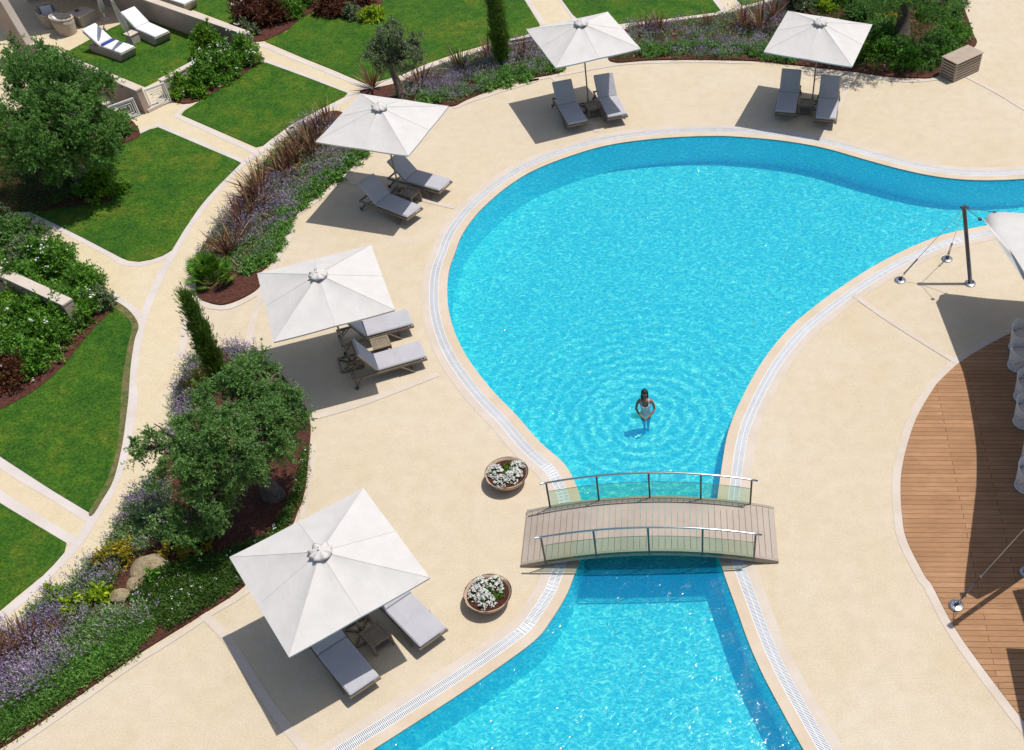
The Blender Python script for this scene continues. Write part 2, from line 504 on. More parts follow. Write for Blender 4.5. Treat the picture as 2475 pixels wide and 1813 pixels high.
# ------------------------------------------------------------------ mesh helpers
def link(name, me, m=None, parent=None, loc=None):
    o = bpy.data.objects.new(name, me)
    COL.objects.link(o)
    if m is not None:
        for x in (m if isinstance(m, (list, tuple)) else [m]):
            me.materials.append(x)
    if parent is not None:
        o.parent = parent
    if loc is not None:
        o.location = loc
    return o
def tag(o, label, cat, group=None, kind=None):
    if label: o['label'] = label
    if cat: o['category'] = cat
    if group: o['group'] = group
    if kind: o['kind'] = kind
    return o
def empty(name, loc, rz=0.0):
    o = bpy.data.objects.new(name, None)
    o.empty_display_size = 0.3
    o.location = loc
    o.rotation_euler = (0, 0, rz)
    COL.objects.link(o)
    return o
def struct(name, me, m):
    o = link(name, me, m)
    o['kind'] = 'structure'
    return o
def copy_tree(o, parent=None):
    c = o.copy()
    COL.objects.link(c)
    if parent is not None:
        c.parent = parent
    for ch in list(o.children):
        copy_tree(ch, c)
    return c
class MB:
    """collects simple solids into one mesh"""
    def __init__(s):
        s.v = []; s.f = []; s.sm = []
    def add(s, vs, fs, smooth_=False):
        k = len(s.v)
        s.v += [tuple(v) for v in vs]
        s.f += [tuple(i + k for i in f) for f in fs]
        s.sm += [smooth_] * len(fs)
    def box(s, c, d, rot=None, bev=0.0):
        x, y, z = d[0] / 2, d[1] / 2, d[2] / 2
        if bev <= 0:
            vs = [Vector((a * x, b * y, e * z)) for e in (-1, 1) for a, b in ((-1, -1), (1, -1), (1, 1), (-1, 1))]
            fs = [(3, 2, 1, 0), (4, 5, 6, 7), (0, 1, 5, 4), (1, 2, 6, 5), (2, 3, 7, 6), (3, 0, 4, 7)]
        else:
            rings = []
            vs = []
            fs = []
            e = bev
            for zz, ins in ((-z, e), (-z + e, 0), (z - e, 0), (z, e)):
                q = []
                for a, b in ((-1, -1), (1, -1), (1, 1), (-1, 1)):
                    cx, cy = a * (x - max(ins, e)), b * (y - max(ins, e))
                    r = e * (1 if ins == 0 else 0.0)
                    st = {(-1, -1): 180, (1, -1): 270, (1, 1): 0, (-1, 1): 90}[(a, b)]
                    for k in range(3):
                        an = math.radians(st + 45 * k)
                        q.append(Vector((cx + r * math.cos(an), cy + r * math.sin(an), zz)))
                rings.append(len(vs))
                vs += q
            n = 12
            for i in range(3):
                for k in range(n):
                    a, b = rings[i] + k, rings[i] + (k + 1) % n
                    fs.append((a, b, b + n, a + n))
            fs.append(tuple(range(n - 1, -1, -1)))
            fs.append(tuple(rings[3] + k for k in range(n)))
        if rot is not None:
            vs = [rot @ v for v in vs]
        c = Vector(c)
        s.add([v + c for v in vs], fs)
    def bar(s, a, b, w, h, up=(0, 0, 1)):
        a, b = Vector(a), Vector(b)
        t = (b - a)
        L = t.length
        t.normalize()
        u = Vector(up)
        sd = t.cross(u)
        if sd.length < 1e-4:
            sd = t.cross(Vector((1, 0, 0)))
        sd.normalize()
        u = sd.cross(t)
        vs = [p + sd * (i * w / 2) + u * (j * h / 2) for p in (a, b) for i, j in ((-1, -1), (1, -1), (1, 1), (-1, 1))]
        s.add(vs, [(0, 1, 2, 3), (7, 6, 5, 4), (1, 0, 4, 5), (2, 1, 5, 6), (3, 2, 6, 7), (0, 3, 7, 4)])
    def tube(s, pts, r, n=8, cap=True):
        pts = [Vector(p) for p in pts]
        rs = r if isinstance(r, (list, tuple)) else [r] * len(pts)
        vs = []
        for i, p in enumerate(pts):
            t = (pts[min(i + 1, len(pts) - 1)] - pts[max(i - 1, 0)]).normalized()
            ref = Vector((0, 0, 1)) if abs(t.z) < 0.9 else Vector((1, 0, 0))
            a = t.cross(ref).normalized()
            b = t.cross(a)
            vs += [p + (a * math.cos(2 * math.pi * k / n) + b * math.sin(2 * math.pi * k / n)) * rs[i] for k in range(n)]
        fs = [(i * n + k, i * n + (k + 1) % n, (i + 1) * n + (k + 1) % n, (i + 1) * n + k) for i in range(len(pts) - 1) for k in range(n)]
        s.add(vs, fs, True)
        if cap:
            k0 = len(s.v) - len(vs)
            s.f.append(tuple(k0 + k for k in range(n))); s.sm.append(False)
            s.f.append(tuple(len(s.v) - 1 - k for k in range(n))); s.sm.append(False)
    def lathe(s, prof, n=24, c=(0, 0, 0), zf=None, close=False):
        c = Vector(c)
        vs = []
        for r, z in prof:
            for k in range(n):
                a = 2 * math.pi * k / n
                vs.append(c + Vector((r * math.cos(a), r * math.sin(a), zf(z, a) if zf else z)))
        fs = [(i * n + k, i * n + (k + 1) % n, (i + 1) * n + (k + 1) % n, (i + 1) * n + k) for i in range(len(prof) - 1) for k in range(n)]
        s.add(vs, fs, True)
    def disc(s, c, r, n=24, nz=1):
        c = Vector(c)
        s.add([c + Vector((r * math.cos(2 * math.pi * k / n), r * math.sin(2 * math.pi * k / n), 0)) for k in range(n)], [tuple(range(n)) if nz > 0 else tuple(range(n - 1, -1, -1))])
    def mesh(s, name):
        me = bpy.data.meshes.new(name)
        me.from_pydata([tuple(v) for v in s.v], [], s.f)
        me.polygons.foreach_set('use_smooth', s.sm)
        me.update()
        return me
    def build(s, name, m, parent=None, loc=None):
        return link(name, s.mesh(name), m, parent, loc)
def sheet(name, loop, z, holes=(), skirt=0.0):
    """flat tessellated sheet, optional edge going down"""
    loops = [[Vector((p.x, p.y, z)) for p in L] for L in [loop] + list(holes)]
    tris = tessellate_polygon(loops)
    vs = [v for L in loops for v in L]
    me = bpy.data.meshes.new(name)
    fs = []
    for t in tris:
        a, b, c = (vs[i] for i in t)
        if (b - a).cross(c - a).z < 0:
            t = (t[0], t[2], t[1])
        fs.append(tuple(t))
    if skirt > 0:
        k = 0
        L0 = loops[0]
        n = len(L0)
        base = len(vs)
        vs = vs + [Vector((p.x, p.y, z - skirt)) for p in L0]
        ccw = area2(L0) > 0
        for i in range(n):
            j = (i + 1) % n
            fs.append((i, base + i, base + j, j) if ccw else (i, j, base + j, base + i))
    me.from_pydata([tuple(v) for v in vs], [], fs)
    me.update()
    return me
def ribbon(name, A, B, z, closed=True, thick=0.0):
    """strip between two matching polylines"""
    n = len(A)
    vs = [(p.x, p.y, z) for p in A] + [(p.x, p.y, z) for p in B]
    fs = []
    rng = range(n if closed else n - 1)
    for i in rng:
        j = (i + 1) % n
        fs.append((i, j, n + j, n + i))
    if thick:
        vs += [(p.x, p.y, z - thick) for p in A] + [(p.x, p.y, z - thick) for p in B]
        for i in rng:
            j = (i + 1) % n
            fs.append((i, 2 * n + i, 2 * n + j, j))
            fs.append((n + i, n + j, 3 * n + j, 3 * n + i))
    me = bpy.data.meshes.new(name)
    me.from_pydata(vs, [], fs)
    me.update()
    bm = bmesh.new(); bm.from_mesh(me)
    up = sum(f.normal.z * f.calc_area() for f in bm.faces)
    if up < 0:
        bmesh.ops.reverse_faces(bm, faces=bm.faces[:])
    bm.to_mesh(me); bm.free()
    return me
def stripband(name, px, width, z, m, side=0.0, smooth_n=5):
    pts = [G(p) for p in px]
    if smooth_n > 1 and len(pts) > 2:
        pts = smooth(pts, smooth_n, False)
    a = offset(pts, width * (0.5 + side), False)
    b = offset(pts, width * (side - 0.5), False)
    return struct(name, ribbon(name, a, b, z, False, 0.0), m)

# ---- leaves
def unit(v):
    return v / np.maximum(np.linalg.norm(v, axis=-1, keepdims=True), 1e-9)
def leaf_arrays(P, D, length, width, up=0.3):
    """one pointed quad per leaf; P base points, D directions"""
    n = len(P)
    D = unit(D)
    r = unit(NR.normal(size=(n, 3)) + np.array([0, 0, up]))
    S = unit(np.cross(D, r))
    L = (length * NR.uniform(0.7, 1.3, n))[:, None]
    Wd = (width * NR.uniform(0.7, 1.3, n))[:, None]
    mid = P + D * L * 0.45
    V = np.stack([P, mid + S * Wd / 2, P + D * L, mid - S * Wd / 2], axis=1).reshape(-1, 3)
    return V
def quads_mesh(name, groups):
    """groups: list of (V array of 4n verts) -> one mesh with one material index per group"""
    V = np.concatenate(groups)
    nq = len(V) // 4
    me = bpy.data.meshes.new(name)
    me.vertices.add(len(V))
    me.vertices.foreach_set('co', V.astype(np.float32).ravel())
    me.loops.add(nq * 4)
    me.loops.foreach_set('vertex_index', np.arange(nq * 4, dtype=np.int32))
    me.polygons.add(nq)
    me.polygons.foreach_set('loop_start', np.arange(0, nq * 4, 4, dtype=np.int32))
    me.polygons.foreach_set('loop_total', np.full(nq, 4, dtype=np.int32))
    mi = np.concatenate([np.full(len(g) // 4, i, dtype=np.int32) for i, g in enumerate(groups)])
    me.polygons.foreach_set('material_index', mi)
    me.update(calc_edges=True)
    return me
def shoots(centres, radii, nsh, nlf, length, width, up=0.2, spread=0.9):
    """leafy shoots radiating from clump centres"""
    C = np.repeat(np.asarray(centres, float), nsh, axis=0)
    Rr = np.repeat(np.asarray(radii, float), nsh)
    d = unit(NR.normal(size=(len(C), 3)) + np.array([0, 0, up]))
    L = Rr * NR.uniform(0.6, 1.25, len(C))
    t = NR.uniform(0.15, 1.0, (len(C), nlf))
    P = C[:, None, :] + d[:, None, :] * (t * L[:, None])[..., None]
    P[..., 2] -= (t ** 2) * (L[:, None]) * 0.12
    D = d[:, None, :] * 0.8 + NR.normal(size=P.shape) * spread
    return leaf_arrays(P.reshape(-1, 3), D.reshape(-1, 3), length, width)
def dome_points(n, rx, ry, h, fill=0.55, lump=0.25, seed=0):
    r = np.random.default_rng(seed)
    d = unit(r.normal(size=(n, 3)))
    d[:, 2] = np.abs(d[:, 2])
    ph = r.uniform(0, 6.28, 3)
    rad = 1 + lump * np.sin(3 * np.arctan2(d[:, 1], d[:, 0]) + ph[0]) * 0.6 + lump * np.sin(5 * d[:, 2] * 3 + ph[1]) * 0.4
    s = r.uniform(fill, 1.0, n) ** 0.6 * rad
    return np.stack([d[:, 0] * rx * s, d[:, 1] * ry * s, d[:, 2] * h * s], axis=1)
def bush(name, px, rx, h, m, label, cat='bush', group=None, ry=None, leaf=(0.09, 0.045), n=None, z=0.0, flowers=0, fm='petal', seed=None, parent=None, ns=9, nl=12):
    ry = ry or rx
    loc = G(px, z)
    seed = seed if seed is not None else int(abs(px[0] * 13 + px[1] * 7)) % 9999
    k = n or max(10, int(42 * rx * ry / 0.5))
    C = dome_points(k, rx * 0.82, ry * 0.82, h * 0.85, 0.45, 0.25, seed)
    C[:, 2] = np.maximum(C[:, 2], 0.06)
    R_ = np.full(len(C), min(0.32, 0.34 * rx + 0.05))
    gs = [shoots(C, R_, ns, nl, leaf[0], leaf[1], 0.35)]
    mats = [M[m]]
    if flowers:
        F = dome_points(flowers, rx * 0.98, ry * 0.98, h * 1.05, 0.9, 0.25, seed)
        F = np.repeat(F, 4, axis=0) + NR.normal(size=(flowers * 4, 3)) * 0.035
        gs.append(leaf_arrays(F, NR.normal(size=F.shape) * [1, 1, .3], 0.06, 0.055, 2.5))
        mats.append(M[fm])
    o = link(name, quads_mesh(name, gs), mats, parent, loc)
    if parent is None:
        tag(o, label, cat, group)
    return o
def in_poly_points(poly, n, rng=None):
    rng = rng or rnd
    xs = [p.x for p in poly]; ys = [p.y for p in poly]
    out = []
    while len(out) < n:
        x, y = rng.uniform(min(xs), max(xs)), rng.uniform(min(ys), max(ys))
        if inside(x, y, poly):
            out.append((x, y))
    return out
ORD = ['first', 'second', 'third', 'fourth', 'fifth', 'sixth', 'seventh', 'eighth', 'ninth', 'tenth', 'eleventh', 'twelfth', 'thirteenth', 'fourteenth', 'fifteenth', 'sixteenth', 'seventeenth', 'eighteenth', 'nineteenth', 'twentieth']
# ================================================================== THE SETTING
WATER_Z, FLOOR_Z = -0.035, -0.95
pool_px = Dd([(100, 2200), (560, 1810), (700, 1728), (820, 1652), (900, 1601), (990, 1543), (1070, 1489)]) + \
    Rg(1200, 1050, [(290, 1611), (430, 1440), (545, 1250), (600, 1110), (650, 970), (672, 800), (672, 640), (650, 480), (600, 350), (520, 220), (340, 60)]) + \
    Dd([(1135, 912), (1090, 866), (1050, 817), (1022, 775), (1002, 733), (989, 688), (985, 642), (989, 595), (1002, 557), (1016, 520), (1042, 481), (1072, 449), (1120, 409), (1178, 374),
        (1263, 341), (1348, 318), (1461, 304), (1574, 299.5), (1650, 303), (1731, 311), (1815, 326), (1900, 350), (1985, 373), (2070, 390), (2155, 397),
        (2255, 394), (2330, 385), (2430, 364), (2560, 340), (2600, 395), (2540, 440), (2420, 457), (2300, 472)]) + \
    Dd([(2180, 495), (2070, 519), (1957, 568), (1858, 628), (1767, 696), (1722, 740), (1685, 787), (1658, 830), (1638, 868), (1617, 913), (1602, 957)]) + \
    Rg(1200, 1050, [(1768, 160), (1735, 380), (1712, 560), (1705, 720), (1712, 850), (1735, 965), (1780, 1110), (1870, 1360), (1960, 1611)]) + \
    Rg(1775, 1313, [(225, 1030), (395, 1350), (540, 1611), (640, 1780), (760, 1980), (980, 2500), (700, 2900)])
pool = resample(smooth([G(p) for p in pool_px], 8), 0.12)
if area2(pool) < 0:
    pool.reverse()
W1_, W2_, W3_ = 0.26, 0.27, 0.22
ring1 = offset(pool, W1_)
ring2 = offset(pool, W1_ + W2_)
ring3 = offset(pool, W1_ + W2_ + W3_)
big = [Vector((-150, -60, 0)), Vector((150, -60, 0)), Vector((150, 220, 0)), Vector((-150, 220, 0))]
struct('ground', sheet('ground', big, -0.05, [ring2]), M['soil'])
deckL = [Vector((-60, -5, 0)), Vector((45, -5, 0)), Vector((45, 62, 0)), Vector((-60, 62, 0))]
struct('pool_deck', sheet('pool_deck', deckL, 0.0, [ring2]), M['deck'])
# basin: floor, walls; ledge below the bridge
gx = [-12 + i for i in range(40)]
zfl = lambda y: -0.95 if y < 15.4 else (-0.60 if y < 21 else -0.60 - 0.40 * min(1, (y - 21) / 7.0))
gy = [4, 8, 12, 15.3, 16.5, 18, 21, 23, 25, 28, 32, 38, 44]
me = bpy.data.meshes.new('pool_floor')
me.from_pydata([(x, y, zfl(y)) for y in gy for x in gx], [], [(j * 40 + i, j * 40 + i + 1, (j + 1) * 40 + i + 1, (j + 1) * 40 + i) for j in range(len(gy) - 1) for i in range(39)])
struct('pool_floor', me, M['pool'])
n = len(pool)
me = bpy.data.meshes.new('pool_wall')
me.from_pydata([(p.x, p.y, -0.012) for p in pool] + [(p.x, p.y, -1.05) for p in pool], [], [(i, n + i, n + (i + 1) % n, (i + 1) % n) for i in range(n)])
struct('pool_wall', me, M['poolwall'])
struct('pool_water', sheet('pool_water', pool, WATER_Z), M['water'])
# coping, grating, edging
struct('pool_coping', ribbon('pool_coping', pool, ring1, 0.004, True, 0.05), M['coping'])
struct('gutter_channel', ribbon('gutter_channel', ring1, ring2, -0.055, True), M['channel'])
struct('edging_strip', ribbon('edging_strip', ring2, ring3, 0.006, True, 0.06), M['strip'])
mb = MB()
fine = resample(pool, 0.036)
fa, fb = offset(fine, W1_ + 0.012), offset(fine, W1_ + W2_ - 0.012)
for i in range(len(fine)):
    a, b = fa[i], fb[i]
    if a.y > 45 or a.y < 8.2 or a.x > 14.5:
        continue
    t = (b - a).normalized()
    s = Vector((-t.y, t.x, 0)) * 0.0115
    z1, z2 = 0.0, -0.02
    mb.add([(q.x, q.y, z1) for q in (a - s, b - s, b + s, a + s)] + [(q.x, q.y, z2) for q in (a - s, b - s, b + s, a + s)],
           [(0, 1, 2, 3), (0, 4, 5, 1), (2, 6, 7, 3)])
ga = resample(pool, 0.15)
for d in (0.008, W2_ / 2, W2_ - 0.008):
    A, B = offset(ga, W1_ + d - 0.008), offset(ga, W1_ + d + 0.008)
    k = len(mb.v)
    nn = len(A)
    mb.v += [(p.x, p.y, 0.002) for p in A] + [(p.x, p.y, 0.002) for p in B]
    mb.f += [(k + i, k + nn + i, k + nn + (i + 1) % nn, k + (i + 1) % nn) for i in range(nn)]
    mb.sm += [False] * nn
gr = struct('overflow_grating', mb.mesh('overflow_grating'), M['grate'])

# garden paths: the yellower surface left of and behind the planting
path_r = Dd([(-90, 1480), (0, 1400), (60, 1350), (150, 1290), (215, 1215), (262, 1130), (300, 1080), (370, 990), (388, 900), (398, 850), (408, 770), (414, 690),
             (440, 645), (436, 590), (445, 540), (500, 450), (560, 395), (620, 350), (700, 300), (790, 235), (880, 205), (980, 170), (1080, 130), (1200, 98),
             (1300, 78), (1450, 62), (1600, 36), (1740, -10), (1800, -60)]) + Dd([(-500, -60), (-500, 900)])
struct('garden_path', sheet('garden_path', [G(p) for p in path_r], 0.004), M['path'])
ZC = [0]
def S_(px, w, side=0.0, z=0.008, m='whitestone', name='border_strip', sn=5):
    ZC[0] += 1
    return stripband(name, px, w, 0.0082 + ZC[0] * 0.00016, M[m], side, sn)
S_(Rg(0, 450, [(1690, 20), (1560, 190), (1430, 380), (1350, 520), (1260, 680), (1180, 860), (1110, 1050), (1065, 1250), (1040, 1400), (1030, 1560)]) +
   Rg(0, 900, [(1040, 200), (1010, 400), (965, 620), (900, 830), (810, 1010), (720, 1150), (640, 1280), (530, 1420), (350, 1600)]) + Rg(0, 1313, [(200, 415), (0, 575), (-200, 720)]), 0.24)
S_(Rg(0, 0, [(1600, 1575), (1720, 1450), (1900, 1270), (2030, 1180), (2255, 1010)]) + Rg(600, 0, [(350, 985), (600, 855), (810, 750), (940, 692), (1060, 645), (1300, 548), (1700, 425), (1950, 350), (2255, 287)]) +
   Rg(1200, 0, [(100, 330), (230, 300), (350, 268), (650, 240), (970, 208), (1300, 172), (1750, 108), (1950, 62), (2130, 0), (2300, -60)]), 0.22)
S_(Rg(0, 450, [(-150, 10), (0, 95), (200, 210), (400, 305), (650, 425), (880, 545), (960, 598), (1060, 612), (1180, 592), (1330, 530)]), 0.2, z=0.012)
S_(Rg(0, 450, [(850, 845), (960, 905), (1030, 965), (1105, 1060)]), 0.22, z=0.012)
S_(Rg(0, 0, [(1480, 800), (1372, 900), (1700, 1050), (2000, 1190)]), 0.2, z=0.012, sn=1)
S_(Rg(0, 0, [(1050, 1050), (1222, 970), (1550, 1115), (1905, 1262)]), 0.2, z=0.012, sn=1)
S_(Rg(0, 900, [(-200, 560), (0, 700), (200, 830), (430, 965), (725, 1150)]), 0.26, z=0.012)
S_(Rg(0, 900, [(-200, 830), (0, 965), (300, 1155), (570, 1325)]), 0.26, z=0.012)
S_(Rg(600, 0, [(90, 345), (500, 510), (920, 680)]), 0.2, z=0.012)
S_(Rg(600, 0, [(120, 470), (440, 590), (810, 740)]), 0.2, z=0.012)
for a in ([(215, -40), (370, 195)], [(485, -40), (610, 150)], [(1670, -40), (1785, 105)], [(1840, -40), (1915, 62)]):
    S_(Rg(1200, 0, a), 0.2, z=0.012)
D_ = lambda px, w, **k: S_(px, w, z=0.004, m='strip', name='paving_strip', **k)
D_(Rg(1200, 0, [(430, 600), (500, 660), (640, 850), (785, 1030)]), 0.2)
D_(Rg(700, 350, [(600, 480), (750, 500), (1100, 560), (1800, 745), (2255, 855)], 400 / 2255), 0.2)
D_(Rg(400, 550, [(1110, 1490), (1500, 1380), (2000, 1190), (2120, 1140)]), 0.2)
D_(Dd([(447, 1352), (497, 1403), (540, 1468), (600, 1562), (680, 1660), (740, 1720)]), 0.2)
D_(Rg(1775, 0, [(905, 560), (850, 740), (760, 930), (650, 1090)]), 0.16)
D_(Rg(1775, 0, [(1810, 600), (2040, 720), (2255, 850), (2500, 990)]), 0.16)
D_(Rg(1775, 450, [(930, 850), (1200, 1040), (1500, 1230), (1745, 1380)]), 0.17)
D_(Rg(0, 450, [(1405, 1345), (1430, 1200), (1445, 1050), (1480, 900)]), 0.2)
D_(Rg(0, 450, [(1930, 1290), (1960, 1100), (2035, 830)]), 0.2)
D_(Rg(0, 450, [(1515, 840), (1570, 905), (1650, 940), (1770, 945), (1900, 895), (2030, 810), (2100, 700), (2160, 560), (2255, 400)]) + Rg(600, 0, [(330, 1720), (460, 1611), (600, 1515), (730, 1400), (940, 1190)]), 0.2)
D_(Rg(600, 0, [(1600, 845), (1720, 795), (1960, 715), (2255, 625)]) + Rg(1200, 0, [(250, 632), (480, 588), (700, 548), (950, 505), (1200, 488), (1600, 482), (2000, 492)]), 0.16)
D_(Rg(1775, 0, [(450, 545), (920, 575), (1200, 622), (1400, 635), (1600, 615)]), 0.16)
D_(Dd([(692, 980), (684, 1060), (668, 1130), (650, 1170), (560, 1290), (470, 1350), (380, 1410), (300, 1460), (200, 1530), (100, 1600), (0, 1668)]), 0.11)

def lawn(px, sm=2, z=0.03):
    pts = [G(p) for p in px]
    if area2(pts) < 0: pts.reverse()
    pts = resample(pts, 0.35)
    o = struct('lawn', sheet('lawn', pts, z, skirt=0.04), M['grass'])
    return pts
L1 = lawn(Rg(600, 0, [(130, 325), (400, 440), (700, 562), (905, 650), (1000, 640), (1180, 592), (1390, 497), (1650, 408), (1900, 337)]) + Rg(1200, 0, [(80, 308), (250, 272), (340, 200), (215, 0), (150, -110)]) +
     Rg(600, 0, [(1000, -160), (620, -110), (560, 60), (380, 170), (300, 250)]))
L2 = lawn(Rg(1200, 0, [(440, -110), (510, 0), (605, 132), (780, 210), (970, 187), (1300, 152), (1750, 92), (1680, 0), (1620, -90)]))
L3 = lawn(Rg(1200, 0, [(1800, -70), (1870, 0), (1912, 50), (2100, 0), (2250, -70)]))
L4 = lawn(Rg(0, 0, [(2040, 480), (2372, 600)]) + Rg(600, 0, [(790, 735), (600, 832), (350, 962), (130, 1122), (100, 1155)]) + Rg(0, 0, [(2020, 1160), (1700, 1020), (1400, 890), (1500, 830), (1600, 760), (1750, 650), (1900, 550)]))
L5 = lawn(Rg(0, 0, [(1220, 990), (1550, 1130), (1880, 1270), (1700, 1450), (1600, 1560)]) + Rg(0, 450, [(1545, 180), (1430, 350), (1335, 510), (1240, 560), (1100, 592), (980, 578), (880, 525), (650, 405), (420, 290), (200, 185), (0, 75), (-200, -20)]) +
     Rg(0, 0, [(-300, 900), (0, 1000), (620, 1280), (1100, 1045)]))
L6 = lawn(Rg(0, 450, [(700, 900), (870, 890), (1000, 970), (1075, 1080), (1045, 1200), (1015, 1400), (1000, 1611)]) + Rg(0, 900, [(985, 300), (950, 560), (885, 830), (800, 985), (722, 1110), (600, 1035), (400, 915), (200, 785), (0, 655), (-200, 520), (-200, 300)]) + Rg(0, 450, [(-200, 900), (300, 900)]))
L7 = lawn(Rg(0, 900, [(-200, 885), (0, 1020), (300, 1200), (550, 1350), (430, 1490), (310, 1611)]) + Rg(0, 1313, [(200, 360), (0, 530), (-200, 690)]))
L8 = lawn(Rg(0, 0, [(500, 420), (860, 225), (1010, 160), (1250, 80), (1560, 190), (1900, 330), (1560, 470), (1130, 680)]), z=0.02)
L9 = lawn(Rg(0, 0, [(1150, -60), (1320, 10), (1880, 220), (1980, 120), (2060, 60), (2050, -60)]), z=0.02)
# thatchy dry edges beside the path
def bedpoly(name, px, m='mulch', z=0.045, sk=0.06, sm=4):
    pts = smooth([G(p) for p in px], sm)
    if area2(pts) < 0: pts.reverse()
    struct(name, sheet(name, pts, z, skirt=sk), M[m])
    return pts
bedpoly('dry_grass_edge', Rg(0, 450, [(875, 888), (1002, 966), (1079, 1080), (1049, 1200), (1019, 1400), (1004, 1611)]) + Rg(0, 900, [(989, 300), (954, 560), (888, 830), (802, 990), (724, 1112), (700, 1090), (800, 920), (870, 760), (925, 540), (940, 330), (950, 150)]) + Rg(0, 450, [(965, 1450), (1000, 1250), (1030, 1090), (960, 1000), (880, 940)]), 'grass_soil', 0.036)
B1 = bedpoly('planting_bed', Rg(600, 0, [(870, 715), (1000, 690), (1200, 640), (1350, 560), (1700, 445), (1900, 378), (2255, 318)]) + Rg(1200, 0, [(330, 300), (480, 420), (545, 515), (480, 572), (250, 618), (0, 690)]) + Rg(600, 0, [(1700, 780), (1590, 830), (1400, 812), (1150, 775), (950, 750)]))
B2 = bedpoly('planting_bed', Rg(1200, 0, [(870, 445), (940, 490), (1200, 472), (1600, 468), (2000, 478), (2255, 503)]) + Rg(1775, 0, [(700, 535), (920, 560), (1200, 600), (1400, 610), (1570, 598), (1720, 470), (1880, 355), (1860, 270), (1800, 100), (1760, -30), (1700, -150), (700, -150), (300, -60)]) +
             Rg(1200, 0, [(2150, 10), (1950, 70), (1750, 120), (1300, 180), (1020, 222), (950, 330)]))
B3 = bedpoly('planting_bed', Rg(600, 0, [(920, 1175), (700, 1390), (560, 1515), (420, 1611)]) + Rg(0, 450, [(2250, 340), (2170, 470), (2100, 610), (2020, 690), (2030, 780), (1900, 870), (1750, 925), (1650, 915), (1560, 880), (1530, 800), (1545, 560), (1610, 430), (1760, 230), (1900, 50)]) +
             Rg(600, 0, [(60, 1340), (220, 1170), (400, 1000), (620, 880), (760, 900), (900, 1100)]))
B4 = bedpoly('planting_bed', Dd([(395, 850), (430, 785), (520, 768), (590, 800), (640, 850), (682, 920), (680, 1000), (672, 1080), (655, 1130), (635, 1170), (545, 1285), (460, 1345), (380, 1395), (300, 1445), (200, 1515), (100, 1585), (0, 1650), (-100, 1700),
                            (-100, 1480), (0, 1412), (62, 1362), (152, 1302), (217, 1225), (268, 1140), (305, 1085), (372, 992), (385, 900)]))
B5 = bedpoly('hedge_bed', Rg(0, 450, [(-200, 200), (0, 300), (300, 450), (620, 640), (860, 870), (880, 960), (700, 1150), (500, 1400), (270, 1600)]) + Rg(0, 900, [(0, 300), (-250, 420)]))
B6 = bedpoly('planting_bed', Rg(0, 0, [(1290, 640), (1560, 470), (1880, 300), (2030, 440), (2040, 480), (1750, 680), (1480, 810), (1300, 760)]))
B7 = bedpoly('planting_bed', Rg(600, 0, [(-80, 200), (-60, 300), (110, 325), (300, 240), (400, 160), (560, 55), (620, -100), (0, -150), (-100, 0)]))
B8 = bedpoly('planting_bed', Rg(600, 0, [(560, 60), (660, 110), (760, 150), (900, 180), (1020, 175), (1040, 60), (1000, -120), (700, -120), (600, 0)]))
B9 = bedpoly('planting_bed', Rg(0, 0, [(1095, 1050), (900, 1150), (620, 1285), (650, 1400), (900, 1420), (880, 1560), (560, 1611), (200, 1650), (-250, 1560), (-250, 1000), (300, 850), (900, 880)]))

# timber terrace and its pale border
wood_edge = Rg(1775, 450, [(2900, 950), (2500, 1020), (2255, 1095), (2120, 1160), (1960, 1245), (1760, 1370), (1610, 1505)]) + Rg(1775, 900, [(1540, 142), (1420, 350), (1345, 570), (1302, 770), (1295, 920), (1305, 1100), (1340, 1300), (1480, 1580)]) + \
    Rg(1775, 1313, [(1540, 330), (1680, 600), (1860, 870), (2255, 1390), (2600, 1800)])
we = smooth([G(p) for p in wood_edge], 5, False)
wl = we + [Vector((24, we[-1].y - 1, 0)), Vector((24, we[0].y, 0))]
struct('timber_terrace', sheet('timber_terrace', wl, 0.012, skirt=0.012), M['wood'])
wa, wb = offset(we, 0.005, False), offset(we, -0.21, False)
if (wb[10] - Vector((15, 18, 0))).length < (wa[10] - Vector((15, 18, 0))).length:
    wb = offset(we, 0.21, False)
struct('border_strip', ribbon('border_strip', wa, wb, 0.0065, False), M['strip'])
